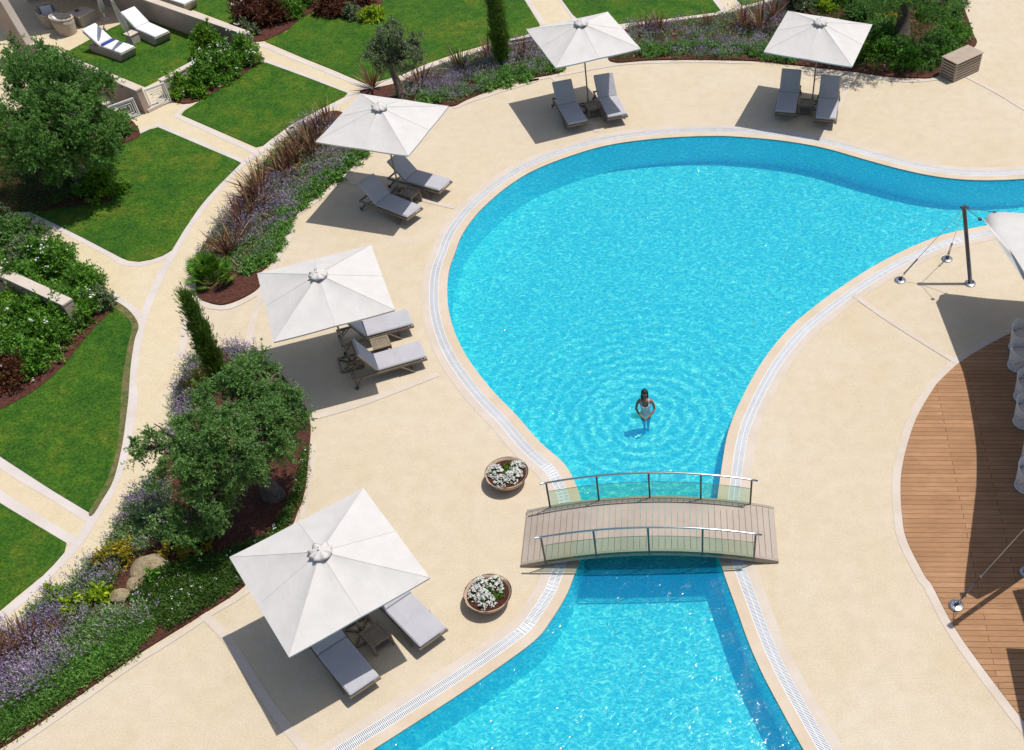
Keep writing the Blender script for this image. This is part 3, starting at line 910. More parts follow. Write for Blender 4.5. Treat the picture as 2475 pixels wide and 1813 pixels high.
# ================================================================== PARASOLS
UMB = {'A': (-7.065, 12.501, -53.849, -.001, .025, -.009), 'B': (-8.987, 21.351, -68.479, .009, .017, -.005), 'C': (-8.934, 29.437, -15.585, -.008, -.012, .029),
       'D': (-3.088, 34.782, -66.485, .002, .004, .010), 'E': (4.848, 34.730, -19.732, -.015, .019, -.025)}
UL = {'A': 'largest white square parasol in the photo, nearest the viewer, left of the two flower bowls',
      'B': 'white square parasol left of the pool, beside the slim cypress, over two mostly sunlit loungers',
      'C': 'white square parasol over the flax bed end, the small olive tree behind it',
      'D': 'white square parasol at the top middle, right of the tall cypress',
      'E': 'white square parasol at the top right, nearest the slatted storage box'}
def make_umbrella():
    r = empty('parasol', (0, 0, 0))
    HC, HA, S = 2.4256, 2.95, 1.5
    # canopy: eight gores, slight sag between ribs
    ribs = [(-S, -S), (0, -S), (S, -S), (S, 0), (S, S), (0, S), (-S, S), (-S, 0)]
    mb = MB()
    NU = 10
    for i in range(8):
        a, b = Vector((*ribs[i], 0)), Vector((*ribs[(i + 1) % 8], 0))
        for u in range(NU):
            for w in range(6):
                q = []
                for uu, ww in ((u, w), (u + 1, w), (u + 1, w + 1), (u, w + 1)):
                    t = 0.09 + 0.91 * uu / NU
                    k = ww / 6
                    e = a.lerp(b, k) * t
                    sag = 0.035 * math.sin(math.pi * k) * math.sin(math.pi * min(1, t * 0.9)) ** 0.8
                    z = HA + (HC - HA) * (t ** 0.96) - sag
                    q.append((e.x, e.y, z))
                mb.add(q, [(0, 1, 2, 3)], True)
    # small folded hem
    for i in range(8):
        a, b = ribs[i], ribs[(i + 1) % 8]
        for k in range(6):
            p, q = [(a[0] + (b[0] - a[0]) * t, a[1] + (b[1] - a[1]) * t) for t in (k / 6, (k + 1) / 6)]
            sg = lambda t: HC - 0.035 * math.sin(math.pi * t) * math.sin(math.pi * .9) ** 0.8
            z1, z2 = sg(k / 6), sg((k + 1) / 6)
            mb.add([(p[0], p[1], z1), (q[0], q[1], z2), (q[0] * .995, q[1] * .995, z2 - .045), (p[0] * .995, p[1] * .995, z1 - .045)], [(0, 1, 2, 3)])
    me = mb.mesh('canopy')
    bm = bmesh.new(); bm.from_mesh(me)
    bmesh.ops.remove_doubles(bm, verts=bm.verts, dist=0.0006)
    for e in bm.edges:
        if len(e.link_faces) == 2 and e.calc_face_angle(0) > 0.17: e.smooth = False
    bm.to_mesh(me); bm.free()
    can = link('canopy', me, M['canvas'], r)
    # seams: thin welts along ribs
    mb = MB()
    for a in ribs:
        pts = []
        for u in range(NU + 1):
            t = 0.09 + 0.905 * u / NU
            pts.append((a[0] * t, a[1] * t, HA + (HC - HA) * (t ** 0.96) + 0.004))
        mb.tube(pts, 0.003, 5)
    mb.build('seam', M['canvas'], can)
    # ruffled vent cap
    mb = MB()
    n = 48
    rings = [(0.0, .085), (0.04, .085), (0.11, .075), (0.18, .048), (0.235, .012), (0.215, -0.012)]
    vs = []
    r2 = random.Random(3)
    ph = [r2.uniform(0, 6.28) for _ in range(4)]
    for j, (rr, zz) in enumerate(rings):
        for k in range(n):
            a = 2 * math.pi * k / n
            fl = (math.sin(8 * a + ph[0] + 1.2 * math.sin(2 * a + ph[1])) * .5 + .5)
            am = rr / 0.25
            rad = rr * (1 + 0.16 * (fl - .5) * am)
            vs.append((rad * math.cos(a), rad * math.sin(a), HA - 0.03 + zz + (0.075 * fl - 0.03) * am ** 2))
    mb.add(vs, [(j * n + k, j * n + (k + 1) % n, (j + 1) * n + (k + 1) % n, (j + 1) * n + k) for j in range(len(rings) - 1) for k in range(n)], True)
    mb.build('vent_cap', M['canvas'], r)
    mb = MB()
    mb.tube([(0, 0, HA + .11), (0, 0, HA + .17)], [.022, .012], 8)
    mb.build('finial', M['whitemetal'], r)
    mb = MB(); mb.tube([(0, 0, 0.05), (0, 0, HA + 0.05)], 0.026, 12); mb.build('pole', M['bronze'], r)
    for a in ribs:
        mb = MB()
        e = Vector((a[0] * .985, a[1] * .985, HC - 0.025)); c = Vector((0, 0, HA - 0.07))
        mb.bar(c, e, 0.022, 0.03)
        rb = mb.build('rib', M['bronze'], r)
        mb = MB()
        mb.bar(Vector((a[0] * .02, a[1] * .02, HC - 0.45)), c.lerp(e, 0.5), 0.016, 0.02)
        mb.build('strut', M['bronze'], rb)
    mb = MB(); mb.lathe([(.0, HC - .40), (.06, HC - .40), (.06, HC - .50), (.0, HC - .50)], 12); mb.build('runner', M['bronze'], r)
    # base: crossed feet in a square frame, pole sleeve
    mb = MB()
    mb.lathe([(.0, .34), (.04, .34), (.042, .06), (.0, .06)], 12)
    q = 0.30
    for a, b in (((-q, -q), (q, -q)), ((q, -q), (q, q)), ((q, q), (-q, q)), ((-q, q), (-q, -q)), ((-q, -q), (q, q)), ((-q, q), (q, -q))):
        mb.bar((a[0], a[1], .045), (b[0], b[1], .045), .045, .05 if abs(a[0]) == abs(b[0]) and a[0] * b[0] * a[1] * b[1] > 0 and (a[0] == b[0] or a[1] == b[1]) else .046)
    mb.build('base', M['bronze'], r)
    return r
u0 = make_umbrella()
UMBO = {}
for i, (k, (x, y, a, tx, ty, hh)) in enumerate(UMB.items()):
    u = u0 if i == 0 else copy_tree(u0)
    u.location = (x, y, hh)
    u.rotation_euler = (math.atan(ty), -math.atan(tx), math.radians(a))
    tag(u, UL[k], 'parasol', 'white square parasols around the pool')
    UMBO[k] = u

# ================================================================== LOUNGERS
def make_lounger(back_deg):
    r = empty('sun_lounger', (0, 0, 0))
    w = 0.35
    mb = MB(); mb.box((0.665, 0, .385), (1.31, .70, .085), bev=.028); mb.build('seat_cushion', M['cushion'], r)
    A = math.radians(back_deg)
    rot = Matrix.Rotation(A, 3, 'Y')          # local +x of the slab turns up towards -x
    L = 0.78
    mb = MB()
    c = Vector((-math.cos(A) * L / 2 , 0, .385 + math.sin(A) * L / 2))
    mb.box(c, (L, .70, .085), rot, bev=.028)
    mb.build('back_cushion', M['cushion'], r)
    mb = MB()
    for s in (-1, 1):
        mb.bar((-0.70, s * w, .30), (1.33, s * w, .30), .035, .06)
    mb.bar((1.315, -w + .02, .30), (1.315, w - .02, .30), .03, .05)
    mb.bar((-.685, -w + .02, .30), (-.685, w - .02, .30), .03, .05)
    for i in range(14):
        x = .06 + i * .09
        mb.box((x, 0, .322), (.06, 2 * w - .04, .016))
    mb.build('frame', M['teak'], r)
    mb = MB()
    dn = Vector((math.sin(A), 0, math.cos(A))) * -0.062
    for s in (-1, 1):
        mb.bar(Vector((0, s * .30, .385)) + dn, Vector((-math.cos(A) * L, s * .30, .385 + math.sin(A) * L)) + dn, .03, .03)
    for i in range(7):
        t = .08 + i * .11
        mb.bar(Vector((-math.cos(A) * t, -.30, .385 + math.sin(A) * t)) + dn, Vector((-math.cos(A) * t, .30, .385 + math.sin(A) * t)) + dn, .05, .016)
    mb.bar((-math.cos(A) * .45, 0, .33 + math.sin(A) * .40), (-.60, 0, .31), .02, .02, (0, 1, 0))
    mb.build('backrest_frame', M['teak'], r)
    for s in (-1, 1):
        mb = MB(); mb.bar((.60, s * (w + .012), .30), (.93, s * (w + .012), .0), .03, .055, (0, 1, 0)); mb.build('leg', M['teak'], r)
    for s in (-1, 1):
        mb = MB(); mb.bar((-.45, s * (w + .012), .29), (-.66, s * (w + .012), .04), .03, .055, (0, 1, 0)); mb.build('leg', M['teak'], r)
    mb = MB()
    mb.bar((-.63, -w, .08), (-.63, w, .08), .03, .03)
    mb.bar((.88, -w, .06), (.88, w, .06), .03, .03)
    mb.build('stretcher', M['teak'], r)
    for s in (-1, 1):
        mb = MB()
        mb.add([(-.66 + .055 * math.cos(a * math.pi / 8), s * (w + q), .055 + .055 * math.sin(a * math.pi / 8)) for q in (.035, .06) for a in range(16)],
               [(k, (k + 1) % 16, 16 + (k + 1) % 16, 16 + k) for k in range(16)] + [tuple(range(16)), tuple(range(31, 15, -1))])
        mb.build('wheel', M['darksteel'], r)
    return r
LG = {  # hinge x, y, yaw, back angle, label
 'A1': (-7.49, 11.90, -48.5, 42, 'left one of the two loungers under the nearest parasol, mostly in shade'),
 'A2': (-6.27, 13.04, -46.5, 38, 'right one of the two loungers under the nearest parasol, in full sun'),
 'B1': (-8.17, 20.93, 23.5, 62, 'lower lounger beside the pool edge, sunlit seat, steep backrest in shade'),
 'B2': (-8.74, 22.32, 23.0, 62, 'upper lounger half hidden by the middle left parasol, sunlit seat'),
 'C1': (-9.28, 28.63, -32.5, 46, 'shaded lounger with only a sunlit foot edge, nearest the dark flax bed'),
 'C2': (-8.59, 29.96, -26.0, 46, 'lounger whose head is right below the corner of the parasol, lower third in sun'),
 'D1': (-3.80, 34.35, -70.5, 52, 'fully shaded lounger left of the pole of the top middle parasol'),
 'D2': (-2.39, 34.77, -73.0, 52, 'lounger right of the pole of the top middle parasol, its right half sunlit'),
 'E1': (4.03, 34.90, -100.5, 52, 'fully shaded lounger left of the pole of the top right parasol'),
 'E2': (5.37, 34.42, -100.0, 52, 'lounger right of the top right parasol pole, a sunlit wedge at its foot')}
protos = {}
for k, (x, y, a, bk, lb) in LG.items():
    if bk not in protos:
        protos[bk] = make_lounger(bk); o = protos[bk]
    else:
        o = copy_tree(protos[bk])
    o.location = (x, y, 0.0)
    o.rotation_euler = (0, 0, math.radians(a))
    tag(o, lb, 'sun lounger', 'grey cushioned loungers around the pool')

# ================================================================== SIDE TABLES
def make_table():
    r = empty('side_table', (0, 0, 0))
    mb = MB()
    for i in (-1, 1):
        mb.box((i * .215, 0, .385), (.07, .50, .03)); mb.box((0, i * .215, .3845), (.36, .07, .03))
    mb.build('top_frame', M['teak'], r)
    mb = MB()
    for i in range(5):
        mb.box((-.144 + i * .072, 0, .376), (.064, .36, .018))
    mb.build('top_panel', M['teak'], r)
    for i in (-1, 1):
        for j in (-1, 1):
            mb = MB(); mb.box((i * .215, j * .215, .184), (.05, .05, .368)); mb.build('leg', M['teak'], r)
    mb = MB(); mb.box((0, 0, .09), (.38, .38, .02))
    for i in (-1, 1):
        mb.box((0, i * .215, .335), (.38, .022, .05)); mb.box((i * .215, 0, .335), (.022, .38, .05))
    mb.build('shelf', M['teak'], r)
    return r
t0 = make_table()
for i, (x, y, a, lb) in enumerate(((-6.62, 12.20, -47, 'teak side table between the two loungers of the nearest parasol, in its shade'),
                                   (-8.16, 21.75, 23, 'teak side table between the steep-backed loungers by the pool, partly sunlit'),
                                   (-8.50, 29.02, -29, 'small dark side table between the loungers beside the flax bed'),
                                   (-2.90, 34.28, -71, 'small side table at the foot of the top middle parasol pole'),
                                   (4.58, 34.22, -100, 'small side table at the foot of the top right parasol pole'))):
    t = t0 if i == 0 else copy_tree(t0)
    t.location = (x, y, 0); t.rotation_euler = (0, 0, math.radians(a))
    tag(t, lb, 'side table', 'side tables between the loungers')

# ================================================================== BRIDGE
def zdeck(x):
    d = (x + 0.745) / 2.965
    return 0.07 + 0.45 * (1 - d * d)
br = empty('footbridge', (0, 0, 0))
tag(br, 'arched plank footbridge with glass side panels over the narrow neck of the pool', 'bridge')
X0, X1, YF, YB = -3.71, 2.22, 14.24, 15.90
mb = MB()
npl = 41
for i in range(npl):
    xa = X0 + (X1 - X0) * i / npl + 0.0045; xb = X0 + (X1 - X0) * (i + 1) / npl - 0.0045
    za, zb = zdeck(xa), zdeck(xb)
    c = [(xa, YF + .07, za), (xb, YF + .07, zb), (xb, YB - .07, zb), (xa, YB - .07, za)]
    mb.add([(p[0], p[1], p[2]) for p in c] + [(p[0], p[1], p[2] - .03) for p in c], [(0, 1, 2, 3), (4, 7, 6, 5), (0, 4, 5, 1), (1, 5, 6, 2), (2, 6, 7, 3), (3, 7, 4, 0)])
mb.build('deck_plank', M['plank'], br)['kind'] = 'stuff'
for yy in (YF, YB):
    mb = MB()
    s = 1 if yy == YF else -1
    nseg = 40
    for i in range(nseg):
        xa, xb = X0 + (X1 - X0) * i / nseg, X0 + (X1 - X0) * (i + 1) / nseg
        za, zb = zdeck(xa) + .012, zdeck(xb) + .012
        def low(x, z):
            d = abs(x + .745) / 2.965
            return max(z - .16, 0.0) if d > .3 else z - .16
        la, lb_ = low(xa, za), low(xb, zb)
        y1, y2 = yy, yy + s * .068
        vs = [(xa, y1, la), (xb, y1, lb_), (xb, y1, zb), (xa, y1, za), (xa, y2, la), (xb, y2, lb_), (xb, y2, zb), (xa, y2, za)]
        mb.add(vs, [(0, 1, 2, 3), (5, 4, 7, 6), (3, 2, 6, 7), (1, 0, 4, 5)] + ([(0, 3, 7, 4)] if i == 0 else []) + ([(1, 5, 6, 2)] if i == nseg - 1 else []))
    mb.build('side_beam', M['beam'], br)
for yy, s in ((YF - .01, -1), (YB - .05, 1)):
    ra = [(x, yy, zdeck(x) + .87) for x in np.linspace(-3.28, 1.78, 24)]
    mb = MB(); mb.tube(ra, .023, 10); mb.build('handrail', M['steel'], br)
    xs = [-3.13, -1.95, -.745, .46, 1.64]
    for x in xs:
        mb = MB()
        mb.bar((x, yy, zdeck(x) - .10), (x, yy, zdeck(x) + .85), .045, .012, (0, 1, 0))
        mb.build('post', M['darksteel'], br)
    for a, b in zip(xs, xs[1:]):
        mb = MB()
        n = 8
        for i in range(n):
            p, q = a + .03 + (b - a - .06) * i / n, a + .03 + (b - a - .06) * (i + 1) / n
            y2 = yy - s * .012
            vs = [(p, yy, zdeck(p) - .06), (q, yy, zdeck(q) - .06), (q, yy, zdeck(q) + .56), (p, yy, zdeck(p) + .56)]
            mb.add(vs, [(0, 1, 2, 3)])
        gp = mb.build('glass_panel', M['glass'], br)
        mb = MB()
        mb.tube([(x, yy, zdeck(x) + .565) for x in np.linspace(a + .03, b - .03, 8)], .006, 6)
        mb.build('panel_edge', M['darksteel'], gp)

# ================================================================== FLOWER BOWLS
for i, (cx, cy, rr, lb, seed) in enumerate(((-4.26, 16.90, .53, 'round clay bowl of white flowers just above the left end of the footbridge', 5), (-4.33, 13.28, .52, 'round clay bowl of white flowers below the left end of the footbridge, fuller of bloom', 11))):
    b = empty('flower_bowl', (cx, cy, 0))
    tag(b, lb, 'planter', 'clay bowls of white flowers')
    mb = MB(); mb.lathe([(0, 0.0), (.22, 0.0), (.34, .06), (.45, .17), (.515, .32), (.53, .335), (.535, .325 + .01), (.50, .335), (.49, .30), (.44, .27)], 40); mb.build('bowl', M['bowl'], b)
    mb = MB(); mb.disc((0, 0, .288), .49, 32); mb.build('soil', M['potsoil'], b)
    rr_ = random.Random(seed)
    tufts = ([(-.28, .05, .20, 1), (.26, .18, .19, 1), (.20, -.12, .22, 1), (-.08, -.27, .18, 1), (.02, .22, .16, 0), (0, .02, .13, 0)] if i == 0 else
             [(-.24, .00, .20, 1), (-.20, .28, .13, 1), (.12, .27, .19, 1), (0, -.22, .20, 1), (-.08, -.05, .15, 1), (0.02, .10, .16, 0), (.26, -.08, .16, 0), (.30, .06, .08, 1)])
    for (tx, ty, tr, fl) in tufts:
        C = dome_points(10, tr * .8, tr * .8, .12, .4, .1, seed); C += [tx, ty, .29]
        gs = [shoots(C, np.full(len(C), .06), 6, 8, .03, .015, .4)]
        ms = [M['bush']]
        if fl:
            F = dome_points(int(62 * (tr / .18) ** 2), tr, tr, .17, .92, .12, seed + 3) + [tx, ty, .295]
            Fq = np.repeat(F, 5, axis=0) + NR.normal(size=(len(F) * 5, 3)) * .008
            gs.append(leaf_arrays(Fq, NR.normal(size=Fq.shape) * [1, 1, .35], .034, .032, 2.0)); ms.append(M['petal'])
        link('plant', quads_mesh('plant', gs), ms, b)

# ================================================================== SLATTED STORAGE BOX
bx = empty('storage_box', (0, 0, 0))
tag(bx, 'slatted wooden towel box with a flat lid at the edge of the planting, far right', 'storage box')
p0, p1, p2 = Vector((10.15, 36.18, 0)), Vector((11.22, 37.0, 0)), Vector((9.72, 36.72, 0))
ux = (p1 - p0).normalized(); uy = Vector((-ux.y, ux.x, 0))
bx.location = p0; bx.rotation_euler = (0, 0, math.atan2(ux.y, ux.x))
LX, LY, LZ = 1.36, .72, .66
mb = MB(); mb.box((LX / 2, LY / 2, LZ + .02), (LX + .05, LY + .05, .04), bev=.008); mb.build('lid', M['box'], bx)
mb = MB()
for i in range(6):
    z = .07 + i * .1
    for (c, d) in (((LX / 2, .012, z), (LX - .1, .022, .064)), ((LX / 2, LY - .012, z), (LX - .1, .022, .064)), ((.012, LY / 2, z), (.022, LY - .1, .064)), ((LX - .012, LY / 2, z), (.022, LY - .1, .064))):
        mb.box(c, d)
mb.build('slat_panel', M['box'], bx)
mb = MB()
for x in (.03, LX - .03):
    for y in (.03, LY - .03):
        mb.box((x, y, LZ / 2), (.06, .06, LZ))
mb.build('corner_post', M['box'], bx)
mb = MB(); mb.box((LX / 2, LY / 2, LZ / 2 - .02), (LX - .09, LY - .09, LZ - .06)); mb.build('liner', M['darksteel'], bx)

# ================================================================== BATHER
def skin_body(name, verts, edges, radii, m, parent=None, loc=(0, 0, 0), sub=2):
    me = bpy.data.meshes.new(name + '_cage')
    me.from_pydata(verts, edges, [])
    o = bpy.data.objects.new(name + '_cage', me)
    COL.objects.link(o)
    sm = o.modifiers.new('s', 'SKIN')
    for i, v in enumerate(me.skin_vertices[0].data):
        v.radius = radii[i] if isinstance(radii[i], tuple) else (radii[i], radii[i])
        v.use_root = (i == 0)
    o.modifiers.new('u', 'SUBSURF').levels = sub
    dg = bpy.context.evaluated_depsgraph_get()
    me2 = bpy.data.meshes.new_from_object(o.evaluated_get(dg))
    me2.name = name
    bpy.data.objects.remove(o); bpy.data.meshes.remove(me)
    me2.materials.clear()
    for p in me2.polygons: p.use_smooth = True
    return link(name, me2, m, parent, loc)
pv = []; pe = []; pr = []
def jv(x, y, z, r, to=None):
    pv.append((x, y, z)); pr.append(r)
    if to is not None: pe.append((to, len(pv) - 1))
    return len(pv) - 1
# facing -y (towards the viewer); feet on the pool floor
ZF = FLOOR_Z + 0.02
pel = jv(0, 0, ZF + .98, (.155, .105))
wai = jv(0, .005, ZF + 1.14, (.118, .088), pel)
che = jv(0, .0, ZF + 1.34, (.145, .100), wai)
upc = jv(0, .005, ZF + 1.48, (.135, .085), che)
nk = jv(0, .0, ZF + 1.575, .05, upc)
nk2 = jv(0, -.02, ZF + 1.64, .047, nk)
hd = jv(0, -.035, ZF + 1.71, (.070, .085), nk2)
hd2 = jv(0, -.03, ZF + 1.80, (.078, .095), hd)
hd3 = jv(0, -.02, ZF + 1.86, (.05, .06), hd2)
for s in (-1, 1):
    sh = jv(s * .175, .005, ZF + 1.49, .056, upc)
    ua = jv(s * .235, .01, ZF + 1.36, .047, sh)
    el = jv(s * .275, -.02, ZF + 1.19, .038, ua)
    fa = jv(s * .19, -.14, ZF + 1.09, .036, el)
    wr = jv(s * .085, -.235, ZF + 1.02, .025, fa)
    pa = jv(s * .045, -.275, ZF + 1.00, (.022, .034), wr)
    for q in range(4):
        k1 = jv(s * (.012 - .006 * q), -.30 + .018 * q, ZF + 1.005 - .012 * q, .0095, pa)
        k2 = jv(-s * (.020 - .006 * q), -.315 + .018 * q, ZF + .995 - .012 * q + (.012 if s > 0 else 0), .0085, k1)
        jv(-s * (.043 - .008 * q), -.312 + .018 * q, ZF + .985 - .012 * q + (.012 if s > 0 else 0), .0075, k2)
    th = jv(s * .040, -.255, ZF + 1.035, .010, wr)
    jv(s * .015, -.275, ZF + 1.045, .009, th)
    hp = jv(s * .082, 0, ZF + .88, (.088, .088), pel)
    kn = jv(s * .065, -.02, -.34, .056, hp)
    cf = jv(s * .06, .01, -.44, .052, kn)
    an = jv(s * .055, .01, -.54, .036, cf)
    jv(s * .075, -.12, -.565, (.035, .022), an)
person = skin_body('person', pv, pe, pr, M['skin'], None, PERSON)
person.scale = (.88, .88, .88)
person.location = (-0.90, 19.27, -0.07)
tag(person, 'woman in a white swimsuit standing in the pool with her hands together', 'person')
# hair: cap over the crown, gathered behind the neck
hc_ = Vector((0, .002, ZF + 1.79))
mb = MB(); hvs = []
for j in range(13):
    ph_ = math.pi * j / 12
    for k in range(24):
        th_ = 2 * math.pi * k / 24
        d = Vector((math.sin(ph_) * math.cos(th_), math.sin(ph_) * math.sin(th_), math.cos(ph_)))
        r_ = 1.0
        if d.y < -.35 and d.z < .45: r_ = .62
        hvs.append(hc_ + Vector((d.x * .108 * r_, d.y * .122 * r_, d.z * .125 * r_)))
mb.add(hvs, [(j * 24 + k, (j + 1) * 24 + k, (j + 1) * 24 + (k + 1) % 24, j * 24 + (k + 1) % 24) for j in range(12) for k in range(24)], True)
mb.tube([(-.06, .03, ZF + 1.74), (-.085, .03, ZF + 1.62), (-.09, .0, ZF + 1.50)], [.05, .045, .015], 10)
mb.tube([(.06, .04, ZF + 1.74), (.07, .05, ZF + 1.62), (.06, .07, ZF + 1.48)], [.05, .045, .02], 10)
mb.tube([(0, .07, ZF + 1.76), (0, .09, ZF + 1.62), (0, .10, ZF + 1.44)], [.07, .06, .02], 10)
mb.build('hair', M['hair'], person)
for s in (-1, 1):
    mb = MB(); mb.lathe([(0, .013), (.009, .009), (.013, 0), (.009, -.009), (0, -.013)], 8, (s * .031, -.118, ZF + 1.765)); mb.build('eye', M['eye'], person)
mb = MB(); mb.tube([(0, -.115, ZF + 1.775), (0, -.138, ZF + 1.735), (0, -.115, ZF + 1.725)], [.008, .016, .010], 8); mb.build('nose', M['skin'], person)
mb = MB(); mb.tube([(-.024, -.112, ZF + 1.695), (0, -.122, ZF + 1.692), (.024, -.112, ZF + 1.695)], [.004, .009, .004], 6); mb.build('mouth', M['red'], person)
# swimsuit: shell over hips, waist and bust, with two straps
def shell_ring(z, rx, ry, yo=0.0, drop=0.0):
    return [(rx * math.cos(a) , yo + ry * math.sin(a), z + drop * max(0, -math.sin(a)) ** 1.5 * (1 - abs(math.cos(a)))) for a in [2 * math.pi * k / 32 for k in range(32)]]
mb = MB()
R_ = [(.82, .09, .07, 0), (.88, .155, .115, 0), (.98, .172, .122, 0), (1.07, .148, .108, 0), (1.15, .130, .100, 0), (1.25, .146, .110, 0), (1.33, .165, .136, 0), (1.385, .164, .130, -.06), (1.40, .160, .124, -.09)]
vs = []
for z, rx, ry, dr in R_: vs += shell_ring(ZF + z, rx, ry, 0, dr)
mb.add(vs, [(i * 32 + k, i * 32 + (k + 1) % 32, (i + 1) * 32 + (k + 1) % 32, (i + 1) * 32 + k) for i in range(len(R_) - 1) for k in range(32)], True)
suit = mb.build('swimsuit', M['swimsuit'], person)
for s in (-1, 1):
    mb = MB(); mb.tube([(s * .105, -.098, ZF + 1.385), (s * .118, -.088, ZF + 1.47), (s * .115, -.02, ZF + 1.555), (s * .11, .06, ZF + 1.51), (s * .10, .098, ZF + 1.40)], .012, 8); mb.build('strap', M['swimsuit'], suit)

# ================================================================== SHADE SAIL RIG
def plate(parent, name='anchor_plate'):
    mb = MB(); mb.lathe([(0, .03), (.15, .03), (.165, .02), (.165, 0)], 28)
    for k in range(8):
        a = k * math.pi / 4
        mb.lathe([(0, .055), (.013, .055), (.015, .02)], 6, (.12 * math.cos(a), .12 * math.sin(a), 0))
    return mb.build(name, M['steel'], parent)
def cable(parent, a, b, name='cable', r=.008):
    mb = MB(); mb.tube([a, b], r, 6); return mb.build(name, M['steel'], parent)
def turnbuckle(parent, a, b, t0, t1):
    a, b = Vector(a), Vector(b)
    p, q = a.lerp(b, t0), a.lerp(b, t1)
    s = (b - a).cross(Vector((0, 0, 1))).normalized() * .022
    mb = MB()
    mb.tube([p + s, q + s], .007, 6); mb.tube([p - s, q - s], .007, 6)
    for x in (p, q):
        mb.bar(x - s * 1.5, x + s * 1.5, .03, .03)
    mb.tube([p, p.lerp(q, .3)], .010, 6); mb.tube([q, q.lerp(p, .3)], .010, 6)
    return mb.build('turnbuckle', M['darksteel'], parent)
def make_mast(base, top, anchors, label, r=.06):
    b = Vector(base)
    o = empty('sail_mast', b)
    tag(o, label, 'mast', 'masts of the shade sails')
    t = Vector(top) - b
    plate(o, 'base_plate')
    mb = MB(); mb.tube([(0, 0, .03), t], r, 16); mb.build('pole', M['darksteel'], o)
    mb = MB(); mb.tube([t * .985, t * 1.015], r * 1.25, 16); mb.bar(t + Vector((-.10, 0, .0)), t + Vector((.14, 0, -.02)), .03, .06)
    mb.build('head', M['darksteel'], o)
    mb = MB(); mb.bar((-.09, 0, .05), (.09, 0, .05), .02, .12); mb.build('bracket', M['darksteel'], o)
    for an in anchors:
        a = Vector(an) - b
        pl = plate(o); pl.location = a
        mb = MB(); mb.bar((-.05, 0, .07), (.05, 0, .07), .03, .12); mb.build('lug', M['darksteel'], pl)
        a2 = a + Vector((0, 0, .1))
        cable(o, a2, t * .99)
        turnbuckle(o, a2, t * .99, .06, .27)
    return o, b + t
m1, T1_ = make_mast((8.549, 24.443, .01), (7.965, 24.834, 2.3), [(6.528, 24.644, .006), (8.079, 25.632, .006)], 'dark steel mast leaning over the curved right shore of the pool, held by two cables')
m2, T2_ = make_mast((7.85, 13.86, .02), (7.265, 13.03, 3.6), [(6.08, 12.97, .02)], 'steel mast outside the lower right, its cable fixed to a plate on the timber')
r5 = lambda *a: Rg(1775, 450, [a])[0]; r6 = lambda *a: Rg(1775, 900, [a])[0]; r7 = lambda *a: Rg(1775, 1313, [a])[0]
def lift(px, h):
    s = G(px); return Vector((s.x - SHX * h, s.y - SHY * h, h))
e1 = [lift(r5(1568, 905), 2.43), lift(r5(1595, 960), 2.47), lift(r5(1700, 1200), 2.66), lift(r5(1790, 1500), 2.85), lift(r6(1840, 300), 2.97), lift(r6(1880, 600), 3.08), lift(r6(1880, 900), 3.15), lift(r6(1860, 1300), 3.2), lift(r7(1800, 230), 3.22), lift(r7(1788, 380), 3.24)]
e2 = [lift(r7(1890, 440), 3.28), lift(r7(2010, 382), 3.3), lift(r7(2125, 318), 3.32), lift(r7(2240, 255), 3.35)]
far = [Vector((12.0, 15.5, 3.2)), Vector((16.0, 17.5, 3.1)), Vector((15.0, 22.0, 2.75)), Vector((13.0, 24.2, 2.6))]
e3 = [lift(r5(2255, 897), 2.6), lift(r5(1950, 872), 2.5), lift(r5(1640, 838), 2.42), lift(r5(1590, 880), 2.36)]
def sail(name, loop, m, label):
    c = sum(loop, Vector()) / len(loop)
    n_ = len(loop); V = []; F_ = []
    T = 6
    for lay in (0, 1):
        for j in range(T + 1):
            t = j / T
            for p in loop:
                q = c.lerp(p, max(t, .001))
                V.append((q.x, q.y, q.z - .03 * math.sin(math.pi * t) * t - .004 * lay))
    for lay in (0, 1):
        o_ = lay * (T + 1) * n_
        for j in range(T):
            for i in range(n_):
                f = (o_ + j * n_ + i, o_ + j * n_ + (i + 1) % n_, o_ + (j + 1) * n_ + (i + 1) % n_, o_ + (j + 1) * n_ + i)
                F_.append(f if lay == 0 else f[::-1])
    e_ = T * n_; o_ = (T + 1) * n_
    F_ += [(e_ + i, e_ + (i + 1) % n_, o_ + e_ + (i + 1) % n_, o_ + e_ + i) for i in range(n_)]
    me = bpy.data.meshes.new(name); me.from_pydata(V, [], F_); me.update()
    bm = bmesh.new(); bm.from_mesh(me); bmesh.ops.recalc_face_normals(bm, faces=bm.faces[:]); bm.to_mesh(me); bm.free()
    for p in me.polygons: p.use_smooth = True
    o = link(name, me, m)
    return tag(o, label, 'shade sail', 'shade sails over the timber deck')
loop1 = smooth(e1, 4, False) + smooth(e2, 3, False) + far + smooth(e3, 3, False)
s1 = sail('shade_sail', loop1, M['canvas'], 'large white shade sail whose corner enters at the right beside the leaning mast')
mb = MB()
c1a, c1b = e1[0], e3[-1]
for a, b in ((T1_, lift(r5(1540, 870), 2.38)), (T1_, lift(r5(1650, 838), 2.42))):
    mb.tube([a, b], .008, 6)
mb.box(lift(r5(1545, 880), 2.38), (.09, .09, .05)); mb.box(lift(r5(1648, 838), 2.42), (.08, .06, .05))
mb.build('corner_fitting', M['darksteel'], s1)
mb = MB(); mb.tube([T2_, e1[-1]], .008, 6); mb.box(e1[-1].lerp(T2_, .1), (.12, .12, .05)); mb.build('corner_fitting', M['darksteel'], s1)
k2 = [lift(r7(2160, 372), 3.1), lift(r7(2210, 500), 3.15), lift(r7(2262, 660), 3.2), lift(r7(2330, 900), 3.3), Vector((10.5, 12.0, 3.8)), Vector((12.5, 13.5, 4.0)), lift(r7(2600, 300), 3.3)]
